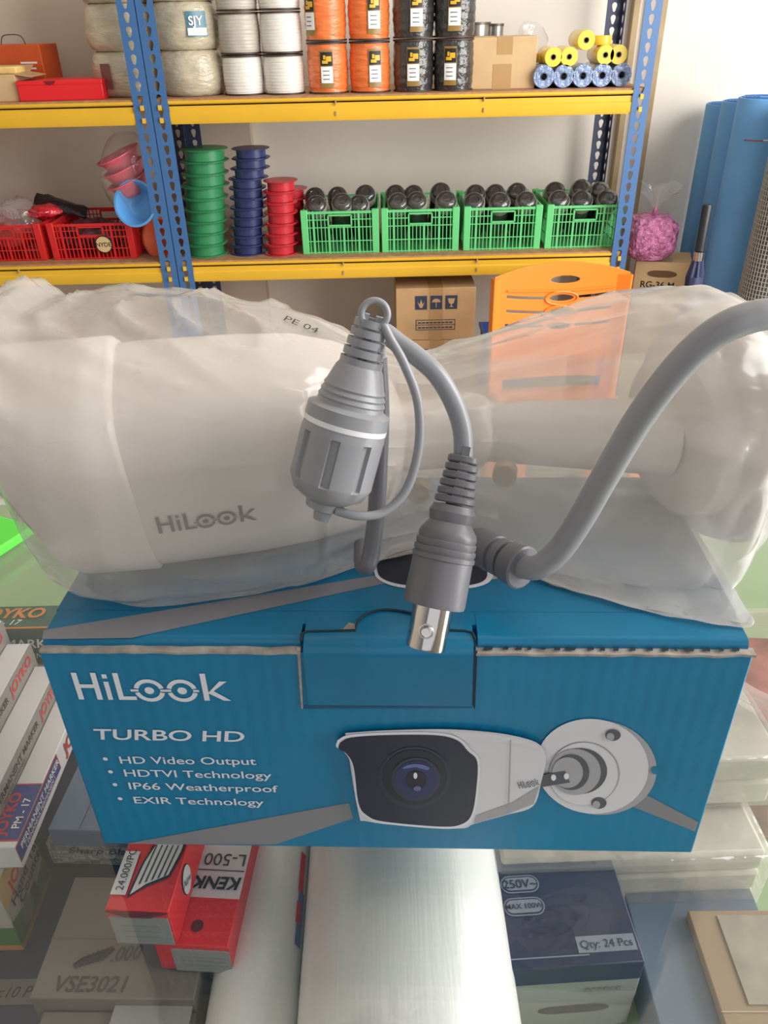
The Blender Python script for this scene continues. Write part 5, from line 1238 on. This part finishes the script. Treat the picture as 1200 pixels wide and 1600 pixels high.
# soften the profile once
for _ in range(2):
    sects = [sects[0]] + [(b[0], (a[1] + 2 * b[1] + c[1]) / 4, (a[2] + 2 * b[2] + c[2]) / 4, (a[3] + 2 * b[3] + c[3]) / 4) for a, b, c in zip(sects, sects[1:], sects[2:])] + [sects[-1]]
vs = []; fs = []
def ridge(v): return 1 - abs(noise.noise(v)) * 2
for i, (x, zc_, h_, b_) in enumerate(sects):
    for j in range(NA):
        a_ = 2 * PI * j / NA; ca, sa = math.cos(a_), math.sin(a_); ca = math.copysign(abs(ca) ** .86, ca); sa = math.copysign(abs(sa) ** .86, sa)
        wst = abs(x - .018); fan = max(0, 1 - wst / .075)
        # folds fan out of the waist: their angle changes as they run away from it
        n1 = ridge(V((x * 9, ca * 3.2 + x * 5, sa * 3.2))) ** 3 * 0.0016 * (1 if x > -.03 else .55)
        n2 = ridge(V((x * 14 + 7, ca * 6.5 - x * 8, sa * 6.5 + 3))) ** 4 * 0.0016 * (.5 + fan)
        n3 = noise.noise(V((x * 45, ca * 3, sa * 3 + 9))) * .0010
        end = max(0, (x - .085) / .05) if x > 0 else max(0, (-.10 - x) / .05)
        n4 = ridge(V((x * 60, ca * 2.5, sa * 2.5 + 5))) ** 3 * .004 * min(1, end)
        tp2 = max(0, sa) ** 2 * (1 if x < -.03 else 0) * ridge(V((x * 42 + sa * 6, 2, ca * 2))) ** 3 * .0028
        r_ = n1 + n2 + n3 - n4 + tp2
        y_ = yc_of(x) + ca * (b_ + r_); z_ = zc_ + sa * (h_ + r_)
        if z_ < BT_ + .0016 and abs(x) < hwb + .004: 
            zt_ = BT_ + .0006 + .0007 * (1 + .5 * math.sin(x * 300 + a_ * 9)); fr_s = max(0, min(1, -ca * 2.2)); q_ = (zt_ - CZ) / (z_ - CZ)
            y_ = y_ * (1 - fr_s) + y_ * q_ * fr_s; z_ = zt_ - max(0, a_ - 4.2) * .0001
        vs.append((x, y_, z_))
for i in range(NX):
    for j in range(NA): fs.append((i * NA + j, i * NA + (j + 1) % NA, (i + 1) * NA + (j + 1) % NA, (i + 1) * NA + j))
fold = [min(1, max(0, math.exp(-((x_ - .022 + .012 * noise.noise(V((z_ * 40, y_ * 40, 1)))) / .034) ** 2) + (.55 if x_ > .02 else 0))) for x_, y_, z_ in vs]
bag = M().add(vs, fs, bagm).build('plastic_bag', origin=(0, YC, BT_), smooth=70)
att = bag.data.attributes.new('fold_layers', 'FLOAT', 'POINT'); att.data.foreach_set('value', fold)
nt_ = bagm.node_tree; an = nt_.nodes.new('ShaderNodeAttribute'); an.attribute_name = 'fold_layers'
for lk in list(nt_.links):
    if lk.from_node.type == 'MAP_RANGE':
        dst = lk.to_socket; src = lk.from_socket; nt_.links.remove(lk)
        md = nt_.nodes.new('ShaderNodeMath'); md.operation = 'MULTIPLY_ADD'; md.inputs[1].default_value = 0.20
        nt_.links.new(an.outputs['Fac'], md.inputs[0]); nt_.links.new(src, md.inputs[2]); nt_.links.new(md.outputs[0], dst); break
tag(bag, 'milky clear plastic bag wrapped around the white camera on the box', 'bag')
mm = M(); from mathutils.bvhtree import BVHTree
tree = BVHTree.FromPolygons([V(v) for v in vs], fs)
def hit(px, py): h = tree.ray_cast(EYE, ray(px, py)); return h[0] + h[1] * (.0006 if h[1].dot(ray(px, py)) < 0 else -.0006)
a_, b_, c_ = hit(440, 502), hit(492, 522), hit(450, 494); mm.text('PE 04', frame(a_, b_ - a_, c_ - a_), .0050, dk, .0); mm.build('print', bag)
